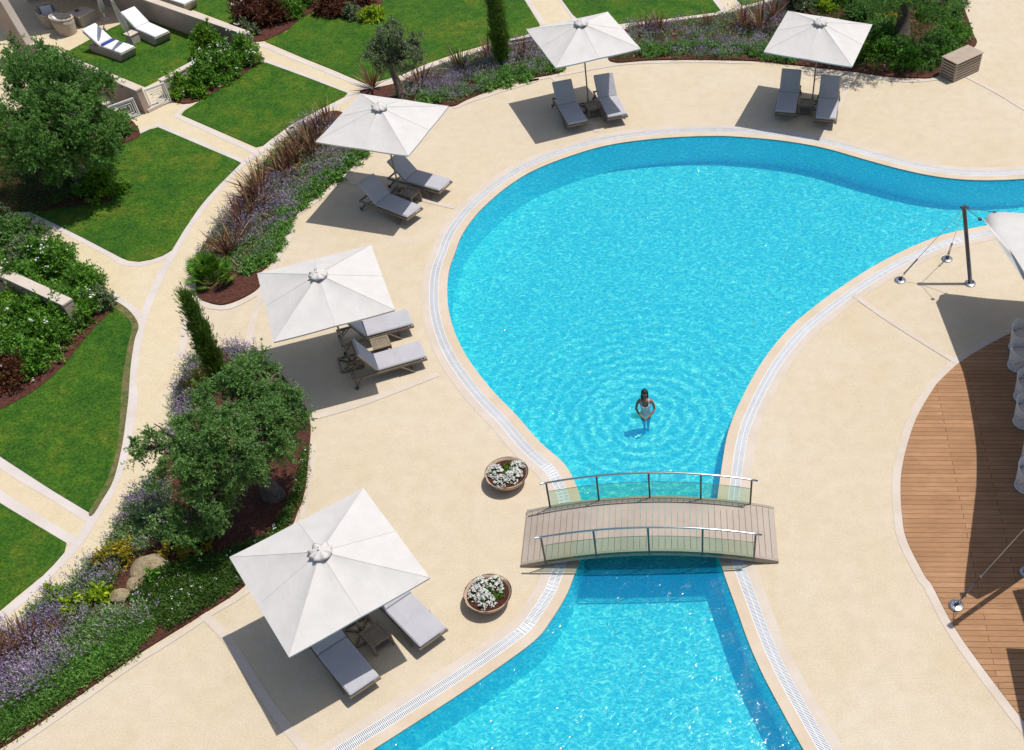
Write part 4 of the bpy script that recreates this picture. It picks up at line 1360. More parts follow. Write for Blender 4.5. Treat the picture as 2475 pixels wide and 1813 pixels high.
sail('shade_sail', k2, M['canvas'], 'second white shade sail outside the lower right, seen only by its curved shadow')
aw = [lift(r7(2112, 822), 3.0), lift(r7(2700, 850), 3.0), lift(r7(2800, 1900), 3.0), lift(r7(2330, 1900), 3.0)]
mb = MB()
mb.add([p for p in aw] + [p - Vector((0, 0, .05)) for p in aw], [(0, 1, 2, 3), (7, 6, 5, 4), (0, 4, 5, 1), (1, 5, 6, 2), (2, 6, 7, 3), (3, 7, 4, 0)])
aw_o = mb.build('awning', M['canvas']); tag(aw_o, 'straight edged awning outside the lower right corner, seen only by its shadow', 'awning')

# ================================================================== WHITE TUB CHAIRS
def make_tub():
    r = empty('tub_chair', (0, 0, 0))
    mb = MB()
    prof = [(.27, .04), (.285, .15), (.30, .30), (.315, .45), (.325, .60), (.335, .745), (.34, .755)]
    mb.lathe(prof, 40, zf=lambda z, a: z if z < .3 else .3 + (z - .3) * (0.42 + 0.58 * (0.5 - 0.5 * math.cos(a)) ** 1.5))
    mb.build('shell', M['pierced'], r)
    mb = MB()
    top = [(.34 * math.cos(a), .34 * math.sin(a), .3 + .455 * (0.42 + 0.58 * (0.5 - 0.5 * math.cos(a)) ** 1.5)) for a in [2 * math.pi * k / 48 for k in range(49)]]
    mb.tube(top, .016, 8, False)
    mb.build('rim', M['whitemetal'], r)
    mb = MB(); mb.tube([(.27 * math.cos(2 * math.pi * k / 40), .27 * math.sin(2 * math.pi * k / 40), .03) for k in range(41)], .02, 8, False); mb.build('foot_ring', M['whitemetal'], r)
    mb = MB(); mb.lathe([(0, .455), (.22, .455), (.28, .44), (.292, .41), (.28, .37), (0, .37)], 32); mb.build('seat_cushion', M['whitecushion'], r)
    return r
tc0 = make_tub()
tubs = [(9.40, 21.55), (9.16, 20.68), (9.15, 19.62), (8.84, 18.50), (8.86, 17.15), (8.52, 16.20)]
f3 = .3028
seatL = [(480, 205), (470, 350), (520, 600), (515, 800), (575, 1120), (530, 1310)]
for i, (a, b) in enumerate(seatL):
    p = G((2300 + a * f3, 750 + b * f3), .45)
    t = tc0 if i == 0 else copy_tree(tc0)
    t.location = (p.x + .30, p.y, .014)
    t.rotation_euler = (0, 0, math.radians([-52, -34, -48, -42, -30, -46][i]))
    tag(t, ('white pierced tub chair at the right edge, ' + ['farthest of the six', 'second from the top of the six', 'third from the top of the six', 'fourth from the top of the six', 'fifth from the top of the six', 'nearest of the six'][i]), 'chair', 'white tub chairs under the shade sail')

# ================================================================== TERRACE OF THE VILLA (upper left)
wa_, wb_ = Vector((-18.87, 34.81, 0)), Vector((-23.1, 37.75, 0))
wd = (wb_ - wa_).normalized(); wn = Vector((wd.y, -wd.x, 0))
if wn.dot(Vector((1, 1, 0))) < 0: wn = -wn
def wall_run(name, a, dirv, nrm, L, th, prof, label, m='render_wall'):
    """prof: [(distance, height)] along the run"""
    r = empty(name, a); tag(r, label, 'wall')
    mb = MB()
    for (d0, h0), (d1, h1) in zip(prof, prof[1:]):
        p, q = dirv * d0, dirv * d1
        for (e0, e1_, zz0, zz1, tgt) in ((0, th, None, None, mb),):
            vs = [p, q, q + nrm * th, p + nrm * th]
            V = [(v.x, v.y, 0) for v in vs] + [(vs[0].x, vs[0].y, h0 - .05), (vs[1].x, vs[1].y, h1 - .05), (vs[2].x, vs[2].y, h1 - .05), (vs[3].x, vs[3].y, h0 - .05)]
            mb.add(V, [(0, 1, 5, 4), (2, 3, 7, 6), (4, 5, 6, 7), (3, 0, 4, 7), (1, 2, 6, 5)])
    mb.build('wall_face', M[m], r)
    mb = MB()
    o = nrm * -.015
    for (d0, h0), (d1, h1) in zip(prof, prof[1:]):
        p, q = dirv * (d0 - (.015 if d0 == 0 else 0)) + o, dirv * d1 + o
        t = nrm * (th + .03)
        vs = [p, q, q + t, p + t]
        H = (h0, h1, h1, h0)
        V = [(v.x, v.y, h - .048) for v, h in zip(vs, H)] + [(v.x, v.y, h) for v, h in zip(vs, H)]
        mb.add(V, [(3, 2, 1, 0), (4, 5, 6, 7), (0, 1, 5, 4), (2, 3, 7, 6), (3, 0, 4, 7), (1, 2, 6, 5)])
    mb.build('coping', M['strip'], r)
    return r
def solve_h(px, a, dirv):
    """height at which the view ray crosses the vertical plane of a run"""
    best = None
    nn = Vector((-dirv.y, dirv.x, 0))
    for k in range(0, 800):
        h = k * .01
        p = G(px, h); e = abs((p - a).dot(nn) if False else (Vector((p.x, p.y, 0)) - a).dot(nn))
        if best is None or e < best[0]: best = (e, h, (Vector((p.x, p.y, 0)) - a).dot(dirv))
    return best
zz = .18625
hp = [solve_h((x * zz, y * zz), wa_, wd) for x, y in ((360, 600), (200, 330), (20, 30))]
prof = [(0, .87), (max(1, hp[0][2] - .25), .87)] + [(max(hp[i][2], 1.2 + i), hp[i][1]) for i in range(3)]
prof = sorted(set(prof))
slope = (prof[-1][1] - prof[-2][1]) / max(.1, prof[-1][0] - prof[-2][0])
prof.append((prof[-1][0] + 1.0, prof[-1][1] + slope * 1.0))
WALLPROF = prof
wall_run('garden_wall', wa_, wd, wn, 0, .24, prof, 'long taupe garden wall with pale coping from the gate up to the house, top left')
wc = Vector((-16.13, 38.91, 0)); wcd = (Vector((-20.78, 41.91, 0)) - wc).normalized(); wcn = Vector((-wcd.y, wcd.x, 0))
if wcn.dot(wn) < 0: wcn = -wcn
wall_run('garden_wall', wc, wcd, wcn, 0, .26, [(0, .87), (9.5, .87)], 'garden wall with pale coping right of the wicker loungers, running out at the top')
wq0, wq1 = G(Rg(0, 0, [(1262, 628)])[0], .62), G(Rg(0, 0, [(1560, 468)])[0], .62)
wq0.z = wq1.z = 0
wall_run('garden_wall', wq0, (wq1 - wq0).normalized(), Vector(((wq1 - wq0).normalized().y * -1, (wq1 - wq0).normalized().x, 0)), 0, .2, [(0, .62), ((wq1 - wq0).length, .62)], 'low white garden wall behind the flowering bushes right of the gate', 'strip')
pk = G(Rg(0, 0, [(1870, 190)])[0]); pd = Vector((.55, .83, 0)).normalized()
wall_run('garden_wall', pk, pd, Vector((-pd.y, pd.x, 0)), 0, .22, [(0, .75), (1.4, .75)], 'short pale wall end beside the red-leaved bush at the top', 'strip')
# second low wall piece left of the gate
lw = G(Rg(0, 0, [(900, 890)])[0]); lwd = (Vector((wd.x, wd.y, 0)))
wall_run('garden_wall', lw, lwd, Vector((-wn.x, -wn.y, 0)), 0, .22, [(0, .45), (3.2, .45)], 'low pale kerb wall left of the gate, partly behind the olive tree', 'strip')
def gate(a, b, h, label, base=.04):
    a, b = Vector(a), Vector(b)
    L = (b - a).length
    r = empty('garden_gate', (a.x, a.y, 0), math.atan2(b.y - a.y, b.x - a.x)); tag(r, label, 'gate', 'white key-pattern gates')
    mb = MB()
    for x in (.02, L - .02): mb.box((x, 0, base + h / 2), (.04, .035, h))
    for z in (base + .02, base + h - .02): mb.box((L / 2, 0, z), (L - .08, .033, .04))
    mb.build('gate_frame', M['whitemetal'], r)
    mb = MB()
    w0, z0, w1, z1 = .07, base + .07, L - .07, base + h - .07
    st = .075
    x0, x1, y0_, y1_ = w0, w1, z0, z1
    k = 0
    while x1 - x0 > .08 and y1_ - y0_ > .06 and k < 4:
        mb.box(((x0 + x1) / 2, 0, y1_), (x1 - x0, .02, .024))
        mb.box((x1 - .012, 0.002, (y0_ + y1_) / 2), (.024, .018, y1_ - y0_ - .03))
        mb.box(((x0 + x1) / 2 + .03, 0, y0_), (max(.02, x1 - x0 - .1), .02, .024))
        x0 += st * .6; x1 -= st; y1_ -= st; y0_ += st; k += 1
    for i in range(4):
        mb.box((x0 * .5 + .05, 0.004, z0 + .05 + i * .11), (.10, .016, .022))
    mb.build('key_pattern', M['whitemetal'], r)
    return r
gate((-19.72, 34.10, 0), (-19.02, 34.72, 0), .62, 'white key-pattern gate left of the wall end, nearer the big olive')
gate((-18.74, 35.10, 0), (-18.18, 35.62, 0), .70, 'white key-pattern gate right of the wall end, beside the bright bush')
mb = MB(); c = G(Rg(0, 0, [(1180, 840)])[0]); mb.box((c.x, c.y, .06), (.55, .5, .12), Matrix.Rotation(math.radians(52), 3, 'Z'), .01)
tag(mb.build('gate_step', M['strip']), 'small pale stone step in front of the right gate', 'step')
# wicker chaises
def make_chaise():
    r = empty('wicker_chaise', (0, 0, 0))
    mb = MB()
    w = .34
    V = []
    prof_ = [(-.55, .16), (0, .20), (1.25, .20)]
    pts = [(-.62, .0), (1.05, 0.0), (1.22, .30), (-.02, .30), (-.75, .20)]
    for y in (-w, w): V += [(x, y, z) for x, z in pts]
    n_ = len(pts)
    mb.add(V, [tuple(range(n_)), tuple(range(2 * n_ - 1, n_ - 1, -1))] + [(i, n_ + i, n_ + (i + 1) % n_, (i + 1) % n_) for i in range(n_)])
    mb.build('base', M['wicker'], r)
    A = math.radians(33); L = .80
    mb = MB(); mb.box((-math.cos(A) * L / 2, 0, .28 + math.sin(A) * L / 2), (L, .66, .05), Matrix.Rotation(A, 3, 'Y')); mb.build('backrest', M['wicker'], r)
    mb = MB(); mb.box((.60, 0, .345), (1.22, .64, .08), bev=.028); mb.build('seat_cushion', M['whitecushion'], r)
    mb = MB(); mb.box((-math.cos(A) * L / 2 - .02, 0, .36 + math.sin(A) * L / 2), (L, .64, .075), Matrix.Rotation(A, 3, 'Y'), bev=.028); mb.build('back_cushion', M['whitecushion'], r)
    return r
ch0 = make_chaise()
za = lambda x, y, h=.4: G((x * zz, y * zz), h)
h1 = (za(1290, 590) + za(1450, 490)) / 2; f1 = (za(1610, 690) + za(1770, 610)) / 2
h2 = (za(1770, 360) + za(1930, 290)) / 2; f2 = (za(2020, 480) + za(2200, 400)) / 2
for i, (h, f, lb) in enumerate(((h1, f1, 'wicker chaise with white cushions and a blue towel on the small lawn'), (h2, f2, 'wicker chaise with white cushions beside the garden wall coping, no towel'))):
    c = ch0 if i == 0 else copy_tree(ch0)
    c.location = (h.x, h.y, .02)
    c.rotation_euler = (0, 0, math.atan2(f.y - h.y, f.x - h.x))
    tag(c, lb, 'chaise', 'wicker chaises of the villa garden')
c3 = copy_tree(ch0); p3 = G(Rg(0, 0, [(1470, 20)])[0], .3)
aa = math.atan2(f1.y - h1.y, f1.x - h1.x)
c3.location = (p3.x - 1.1 * math.cos(aa), p3.y - 1.1 * math.sin(aa), .02); c3.rotation_euler = (0, 0, aa)
tag(c3, 'wicker chaise beyond the wall, only its foot end showing at the top edge', 'chaise', 'wicker chaises of the villa garden')
mb = MB(); tq = h1.lerp(f1, .12)
rz_ = Matrix.Rotation(aa, 3, 'Z')
mb.box((tq.x, tq.y, .415), (.16, .60, .025), rz_, .008); mb.box((tq.x - .02, tq.y + .01, .438), (.11, .54, .02), rz_, .006)
tag(mb.build('towel', M['towel']), 'dark blue towel folded across the wicker chaise', 'towel')
# small wicker table between, leaning closed parasol
t = empty('wicker_table', za(1745, 545, 0), aa); tag(t, 'small square wicker table between the two white cushioned chaises', 'table')
mb = MB(); mb.box((0, 0, .16), (.36, .36, .32)); mb.build('base', M['wicker'], t)
mb = MB(); mb.box((0, 0, .335), (.40, .40, .03), bev=.008); mb.build('top', M['strip'], t)
def closed_parasol(base, top, label, m='canvas'):
    b, tp = Vector(base), Vector(top)
    r = empty('closed_parasol', b); tag(r, label, 'parasol')
    d = tp - b
    mb = MB(); mb.tube([(0, 0, .03), d], .022, 10); mb.build('pole', M['whitemetal'], r)
    mb = MB()
    n_ = 28
    vs = []
    ts = [.28, .32, .45, .62, .8, .94, 1.0]
    rr = [.05, .08, .095, .09, .07, .05, .02]
    X = d.normalized(); a = X.cross(Vector((0, 1, 0))).normalized(); bb = X.cross(a)
    for tt, q in zip(ts, rr):
        for k in range(n_):
            an = 2 * math.pi * k / n_
            w_ = q * (1 + .22 * math.sin(7 * an + tt * 3))
            vs.append(d * tt + (a * math.cos(an) + bb * math.sin(an)) * w_)
    mb.add(vs, [(i * n_ + k, i * n_ + (k + 1) % n_, (i + 1) * n_ + (k + 1) % n_, (i + 1) * n_ + k) for i in range(len(ts) - 1) for k in range(n_)], True)
    mb.build('folded_canopy', M[m], r)
    mb = MB(); mb.lathe([(0, .05), (.2, .05), (.22, .03), (.22, 0)], 24); mb.build('base', M['strip'], r)
    return r
pb = za(1720, 545, 0)
def ray_top(px, xy_off, hmax):
    return G(px, hmax)
tp = G((1475 * zz, 60 * zz), 1.9)
closed_parasol(pb, tp + (tp - pb) * .12, 'folded white parasol leaning between the two wicker chaises')
pb2 = za(1370, 245, 0); tp2 = G((1290 * zz, 0), 1.6)
closed_parasol(pb2, tp2 + (tp2 - pb2) * .3, 'folded dark grey parasol standing in the terrace shade at the top edge', 'cushion')
# wicker armchairs and low table on the shaded terrace
def make_armchair():
    r = empty('wicker_armchair', (0, 0, 0))
    mb = MB()
    fz = lambda z, a: z if z < .3 else .3 + (z - .3) * (.62 + .38 * (0.5 - .5 * math.cos(a)))
    mb.lathe([(.34, .0), (.38, .25), (.41, .45), (.43, .66), (.36, .66), (.33, .45), (.31, .30)], 36, zf=fz)
    mb.build('shell', M['wicker'], r)
    mb = MB(); mb.tube([(.395 * math.cos(a), .395 * math.sin(a), fz(.67, a)) for a in [2 * math.pi * k / 40 for k in range(41)]], .045, 8, False); mb.build('arm_rim', M['wicker'], r)
    mb = MB(); mb.lathe([(0, .40), (.26, .40), (.30, .37), (.30, .31), (0, .31)], 28); mb.build('seat_cushion', M['whitecushion'], r)
    mb = MB(); mb.box((-.22, 0, .52), (.10, .42, .28), Matrix.Rotation(math.radians(-12), 3, 'Y'), .02); mb.build('pillow', M['whitecushion'], r)
    return r
ac = make_armchair(); p = G((790 * zz, 225 * zz), .6); ac.location = (p.x, p.y, 0.005); ac.rotation_euler = (0, 0, math.radians(40))
tag(ac, 'round wicker armchair in the sun at the terrace edge', 'armchair', 'wicker armchairs of the villa terrace')
a2 = copy_tree(ac); p = G((600 * zz, 130 * zz), .6); a2.location = (p.x, p.y, 0.005); a2.rotation_euler = (0, 0, math.radians(-60))
tag(a2, 'round wicker armchair behind the first, mostly in the shade of the terrace roof', 'armchair', 'wicker armchairs of the villa terrace')
tb = empty('wicker_coffee_table', G((1040 * zz, 150 * zz), .42) * 1, aa); tb.location.z = 0.005
tag(tb, 'square wicker coffee table with a small dark dish, beside the armchairs', 'table')
mb = MB(); mb.box((0, 0, .19), (.72, .72, .38)); mb.build('base', M['wicker'], tb)
mb = MB(); mb.box((0, 0, .40), (.78, .78, .04), bev=.01); mb.build('top', M['strip'], tb)
mb = MB(); mb.lathe([(0, .0), (.05, .0), (.09, .04), (.08, .04), (0, .015)], 16)
dsh = mb.build('dish', M['darksteel']); dsh.location = (tb.location.x - .12, tb.location.y + .02, .43); tag(dsh, 'small dark round dish on the wicker coffee table', 'dish')
# roof of the villa terrace (outside the frame, throws the shade on the terrace)
rp = [lift((0 * zz, 640 * zz), 3.0), lift((390 * zz, 475 * zz), 3.0), lift((600 * zz, 400 * zz), 3.0), lift((1100 * zz, 400 * zz), 3.0)]
ea, eb = G((385 * zz, 478 * zz)), G((1560 * zz, 292 * zz))
ed = (eb - ea).normalized(); en = Vector((-ed.y, ed.x, 0))
if en.y < 0: en = -en
h_ = 3.0
A_ = Vector((ea.x - SHX * h_, ea.y - SHY * h_, h_)) - ed * 1.4
B_ = Vector((eb.x - SHX * h_, eb.y - SHY * h_, h_)) + ed * 1.0
vr = empty('villa', (A_.x, A_.y, 0)); tag(vr, 'corner of the villa with its flat terrace roof, beyond the upper left corner', 'building')
mb = MB()
q = [Vector((0, 0, 0)), B_ - A_, B_ - A_ + en * 7, en * 7]
mb.add([(v.x, v.y, h_) for v in q] + [(v.x, v.y, h_ + .22) for v in q], [(3, 2, 1, 0), (4, 5, 6, 7), (0, 1, 5, 4), (1, 2, 6, 5), (2, 3, 7, 6), (3, 0, 4, 7)])
mb.build('roof', M['strip'], vr)
mb = MB()
q2 = [en * 3.2 + ed * 0, en * 3.2 + (B_ - A_), en * 3.4 + (B_ - A_), en * 3.4]
mb.add([(v.x, v.y, 0) for v in q2] + [(v.x, v.y, h_ - .003) for v in q2], [(3, 2, 1, 0), (0, 1, 5, 4), (1, 2, 6, 5), (2, 3, 7, 6), (3, 0, 4, 7)])
mb.build('wall', M['render_wall'], vr)
# wall among the left hedge
ha = [G(p, .9) for p in Rg(0, 450, [(520, 900), (0, 660)])]
hd_ = (ha[1] - ha[0]); hd_.z = 0; hd_.normalize(); hn = Vector((-hd_.y, hd_.x, 0))
if hn.y < 0: hn = -hn
h0_ = Vector((ha[0].x, ha[0].y, 0)) - hn * .15
wall_run('garden_wall', h0_, hd_, hn, 0, .3, [(0, .9), (7, .9)], 'white coped wall half hidden in the hedge at the left edge')
# ================================================================== TREES
def limb(a, b, r0, r1, n=6, wob=.1):
    a, b = Vector(a), Vector(b)
    pts = []; rs = []
    for i in range(n + 1):
        t = i / n
        p = a.lerp(b, t)
        if 0 < i < n:
            p += Vector((rnd.uniform(-1, 1), rnd.uniform(-1, 1), rnd.uniform(-.4, .4))) * wob * (b - a).length * .35
        pts.append(p); rs.append(r0 + (r1 - r0) * t)
    return pts, rs
def tree(name, base, blobs, m, label, cat='tree', group=None, trunk_r=.16, clump=.42, dens=26, nsh=13, nlf=20, leaf=(.07, .02), seed=1, trunkpts=None, up=.1):
    """blobs: (x, y, z, rx, ry, rz) crown lobes relative to base"""
    rnd.seed(seed)
    r = empty(name, base); tag(r, label, cat, group)
    rg = np.random.default_rng(seed)
    C = []
    for (x, y, z, rx, ry, rz) in blobs:
        k = int(dens * (rx * ry * rz) ** (2 / 3) * 2.6)
        d = unit(rg.normal(size=(k, 3)))
        s = rg.uniform(.40, 1.0, k) ** .40
        C.append(np.stack([x + d[:, 0] * rx * s, y + d[:, 1] * ry * s, z + d[:, 2] * rz * s], 1))
    C = np.concatenate(C)
    R_ = clump * rg.uniform(.7, 1.25, len(C))
    V = shoots(C, R_, nsh, nlf, leaf[0], leaf[1], up)
    link('crown', quads_mesh('crown', [V]), [M[m]], r)
    mb = MB()
    cz = np.mean([b[2] for b in blobs])
    tp = trunkpts or [(0, 0, -.05), (.05, .03, .4), (-.03, .06, cz * .5)]
    tp = [Vector(p) for p in tp]
    rs = [trunk_r * (1.45 if i == 0 else 1.0 - .28 * i / len(tp)) for i in range(len(tp))]
    mb.tube(tp, rs, 12)
    mb.tube([tp[0] + Vector((.12, -.05, 0)), tp[1] + Vector((.09, .02, 0)), tp[-1]], [trunk_r * .8, trunk_r * .6, trunk_r * .5], 9)
    top = tp[-1]
    for b in blobs:
        e = Vector(b[:3])
        p_, q_ = limb(top, e, trunk_r * .62, trunk_r * .22)
        mb.tube(p_, q_, 7)
        for k in range(5):
            f = e + Vector((rnd.uniform(-1, 1) * b[3], rnd.uniform(-1, 1) * b[4], rnd.uniform(-.5, .8) * b[5])) * .75
            p_, q_ = limb(p_[3], f, trunk_r * .26, .012)
            mb.tube(p_, q_, 5, False)
    mb.build('trunk', M['bark'], r)
    return r
def rel(base, px, h):
    p = G(px, h); return (p.x - base.x, p.y - base.y, h)
def lobes(base, items):
    out = []
    for (px, h, rx, ry, rz) in items:
        x, y, z = rel(base, (px[0] * DS, px[1] * DS), h)
        out.append((x, y, z, rx, ry, rz))
    return out
b1 = G((205, 440))
tree('olive_tree', b1, lobes(b1, [((60, 200), 3.0, 1.3, 1.2, .9), ((150, 190), 2.9, 1.2, 1.1, .9), ((110, 270), 2.6, 1.5, 1.4, 1.0), ((30, 290), 2.4, 1.4, 1.3, 1.0), ((190, 270), 2.4, 1.1, 1.1, .9), ((110, 330), 2.0, 1.1, 1.0, .7), ((70, 140), 3.0, .8, .8, .6), ((205, 310), 1.9, .7, .7, .5)]),
     'olive2', 'big round olive tree at the left edge below the villa terrace', seed=4, trunk_r=.24, clump=.40, dens=15, nsh=18, nlf=22, leaf=(.075, .034), trunkpts=[(0, 0, -.05), (-.12, .1, .5), (-.3, .1, 1.2)])
b2 = G((664, 1200))
tree('olive_tree', b2, lobes(b2, [((560, 830), 2.7, .75, .7, .6), ((520, 900), 2.8, .95, .9, .7), ((600, 900), 2.6, .75, .7, .6), ((455, 960), 2.5, .7, .7, .6), ((540, 970), 2.7, 1.0, .9, .75), ((635, 960), 2.2, .5, .6, .5), ((648, 905), 2.4, .5, .5, .45), ((385, 985), 2.3, .75, .7, .5), ((470, 1010), 2.4, .9, .8, .7), ((560, 1020), 2.2, .4, .4, .35), ((400, 1050), 2.0, .65, .6, .5), ((330, 985), 2.1, .45, .4, .3),
                                 ((470, 1095), 1.7, .6, .6, .5), ((430, 1150), 1.3, .55, .5, .45)]),
     'olive', 'grey-green olive tree in the lower left bed between the two nearest parasols', seed=9, trunk_r=.21, clump=.30, dens=15, nsh=22, nlf=22, leaf=(.06, .026), trunkpts=[(0, 0, -.05), (-.15, .1, .45), (-.40, .05, 1.05)], up=.15)
b3 = G((974, 236))
tree('olive_tree', b3, lobes(b3, [((865, 85), 2.5, .55, .5, .5), ((835, 120), 2.1, .5, .5, .4), ((895, 120), 2.1, .55, .5, .4), ((860, 140), 1.8, .5, .5, .35), ((915, 95), 2.2, .35, .35, .3)]),
     'olivegrey', 'small grey olive tree with a pale trunk behind the top left parasol', seed=14, trunk_r=.12, clump=.22, dens=34, nsh=14, nlf=17, leaf=(.065, .024), trunkpts=[(0, 0, -.05), (-.12, .03, .6), (-.22, .02, 1.3)])
b4 = G(Rg(1775, 0, [(1300, 300)])[0])
tree('olive_tree', b4, lobes(b4, [((1960, -40), 3.0, 1.2, 1.0, .8), ((2060, -20), 2.6, 1.0, .9, .7), ((1900, -60), 3.0, .9, .9, .7), ((2090, 10), 1.8, .5, .5, .5)]),
     'olive2', 'olive tree at the top right, its thick dark trunk showing below the picture edge', seed=20, trunk_r=.26, clump=.42, dens=18, nsh=11, nlf=16, leaf=(.08, .028), trunkpts=[(0, 0, -.05), (.0, .1, .6), (-.1, .2, 1.5)])
def cypress(base, top, rmax, m, label, seed=1, n=900):
    base, top = Vector(base), Vector(top)
    r = empty('cypress_tree', base); tag(r, label, 'tree')
    rg = np.random.default_rng(seed)
    d = top - base
    t = rg.uniform(.02, 1.0, n)
    prof = np.where(t < .25, .75 + 1.0 * t, np.maximum(0, 1 - (np.maximum(t - .25, 0) / .75) ** 1.7)) * rmax
    an = rg.uniform(0, 6.283, n)
    prof *= 1 + .16 * np.sin(t * 23 + seed + 2 * an) + .16 * np.sin(t * 47 - 3 * an)
    rr = prof * rg.uniform(.35, 1, n) ** .5
    C = np.array(d)[None] * t[:, None] + np.stack([rr * np.cos(an), rr * np.sin(an), np.zeros(n)], 1)
    nl = 26
    dirs = np.stack([np.cos(an) * .33, np.sin(an) * .33, np.full(n, 1.1)], 1)[:, None, :] + rg.normal(size=(n, nl, 3)) * .25
    s = rg.uniform(0, .20, (n, nl)) * np.where(rg.uniform(size=(n, 1)) < .3, 1.9, .9)
    P = C[:, None, :] + unit(dirs) * s[..., None]
    V = leaf_arrays(P.reshape(-1, 3), dirs.reshape(-1, 3), .12, .024)
    link('crown', quads_mesh('crown', [V]), [M[m]], r)
    mb = MB(); mb.tube([(0, 0, -.05), d * .5, d * .93], [.06, .04, .012], 8); mb.build('trunk', M['bark'], r)
    return r
c1 = G(Rg(600, 0, [(1985, 525)])[0])
cypress(c1, c1 + Vector((.05, .05, 4.2)), .21, 'cypress', 'tall dark cypress column at the top edge left of the top middle parasol', 3, 1300)
c2 = G((540, 930))
def top_for(base, px):
    best = None
    for k in range(50, 600, 2):
        h = k * .01; p = G(px, h); e = (Vector((p.x, p.y, 0)) - Vector((base.x, base.y, 0))).length
        if best is None or e < best[0]: best = (e, p)
    return best[1]
cypress(c2, top_for(c2, (453, 722)), .165, 'cypress', 'slim leaning cypress between the lower left olive and the pale path', 6, 620)
c3_ = G(Rg(1775, 0, [(478, 62)])[0])
cypress(c3_, c3_ + Vector((0, 0, 3.2)), .26, 'cypress', 'narrow dark cypress foot at the top edge just above the top right parasol', 8, 600)

# ================================================================== FLAX (phormium)
def flax_mesh(seed, n=46, L=.85):
    rg = random.Random(seed)
    mb = MB()
    for i in range(n):
        a = rg.uniform(0, 6.283); el = rg.uniform(.35, 1.35); l = L * rg.uniform(.6, 1.15); w = rg.uniform(.028, .045)
        dx, dy = math.cos(a), math.sin(a)
        p = Vector((dx * .05, dy * .05, 0)); v = Vector((dx * math.cos(el), dy * math.cos(el), math.sin(el)))
        sdv = Vector((-dy, dx, 0))
        pts = []
        for k in range(6):
            t = k / 5
            q = p + v * l * t + Vector((0, 0, -.22 * l * math.cos(el) * t * t))
            ww = w * (1 - t ** 2.2) * (0.7 + .3 * math.sin(t * 3)) / 2 + .001
            pts.append((q - sdv * ww, q + sdv * ww))
        V = [x for ab in pts for x in ab]
        mb.add(V, [(2 * k, 2 * k + 1, 2 * k + 3, 2 * k + 2) for k in range(5)], True)
    return mb.mesh('flax_plant')
FM = [flax_mesh(s) for s in (1, 2, 3)]
for f in FM: f.materials.append(M['flax'])
FG = flax_mesh(5); FG.materials.append(M['flaxgreen'])
flax = [(Rg(600, 0, [(975, 700)])[0], 0, .9, 'dark flax plant with spiky leaves at the foot of the small olive tree'),
        (Rg(600, 0, [(1350, 690)])[0], 1, 1.0, 'green-tipped flax clump among the lavender right of the small olive tree'),
        (Rg(600, 0, [(1660, 570)])[0], 'g', 1.05, 'yellow-green striped flax clump halfway between the small olive and the tall cypress'),
        (Rg(600, 0, [(1870, 470)])[0], 2, .9, 'dark flax clump directly left of the tall cypress'),
        (Rg(1200, 0, [(200, 450)])[0], 0, .7, 'dark flax clump right of the tall cypress, at the corner of the top middle parasol'),
        (Rg(1200, 0, [(1160, 260)])[0], 1, .85, 'dark flax clump right of the top middle parasol'),
        (Rg(1200, 0, [(1270, 250)])[0], 2, .8, 'dark flax clump, second right of the top middle parasol'),
        (Rg(1200, 0, [(1650, 220)])[0], 0, .6, 'small dark flax clump in the middle of the top right lavender bed'),
        (Rg(1200, 0, [(1930, 230)])[0], 1, .95, 'dark flax clump left part of the big group beside the top right parasol'),
        (Rg(1200, 0, [(2060, 250)])[0], 2, 1.25, 'largest red flax clump, touching the left corner of the top right parasol'),
        (Rg(1200, 0, [(2160, 170)])[0], 0, 1.0, 'tall dark flax clump behind the left corner of the top right parasol')]
a_ = Rg(600, 0, [(640, 1010), (560, 1080), (470, 1140), (500, 1220), (410, 1190), (390, 1290), (300, 1310), (330, 1390), (230, 1390), (110, 1540), (40, 1640)])
b_ = Rg(0, 450, [(2050, 120), (1960, 230), (1900, 330), (1830, 500), (1780, 560)])
for i, p in enumerate(a_ + b_):
    flax.append((p, i % 3, 1.05 if i in (9, 11) else .9, ORD[i] + ' dark red flax clump along the curved bed, counted from the parasol corner down'))
for i, p in enumerate(Rg(0, 1313, [(230, 850), (320, 800), (60, 960), (130, 900), (-20, 1010), (480, 700)])):
    flax.append((p, i % 3, (.85, .7, .8, .75, .9, .45)[i], ORD[i] + ' dark red flax clump of the bottom left corner bed, counting outwards from its middle'))
for p, k, s, lb in flax:
    me = FG if k == 'g' else FM[k]
    o = link('flax_plant', me)
    q = G(p); o.location = (q.x, q.y, .10); o.scale = (s * 1.3, s * 1.3, s * 1.4); o.rotation_euler = (0, 0, rnd.uniform(0, 6.28))
    tag(o, lb, 'flax plant', 'spiky flax plants in the pool beds')
# fan palm clump
pp = G(Rg(0, 450, [(1660, 740)])[0])
r = empty('fan_palm', pp); tag(r, 'low bright green fan palm at the mulch tip of the curved bed', 'palm')
mb = MB()
rg = random.Random(2)
for i in range(64):
    a = rg.uniform(0, 6.28); el = rg.uniform(.35, 1.4); l = rg.uniform(.35, .7)
    c = Vector((math.cos(a) * math.cos(el), math.sin(a) * math.cos(el), math.sin(el)))
    o_ = c * l
    s_ = c.cross(Vector((0, 0, 1))).normalized(); u_ = s_.cross(c)
    for k in range(11):
        f = -1.2 + 2.4 * k / 10
        d = (c * math.cos(f) + s_ * math.sin(f)).normalized()
        e = o_ + d * .34 + u_ * .02 * math.sin(k) - Vector((0, 0, .05))
        w = s_.cross(d).cross(d).normalized() * .022
        m_ = o_.lerp(e, .45)
        mb.add([o_, m_ + w, e, m_ - w], [(0, 1, 2, 3)])
    mb.tube([(0, 0, 0), o_], .006, 4, False)
mb.build('frond', M['palmleaf'], r)['kind'] = 'stuff'

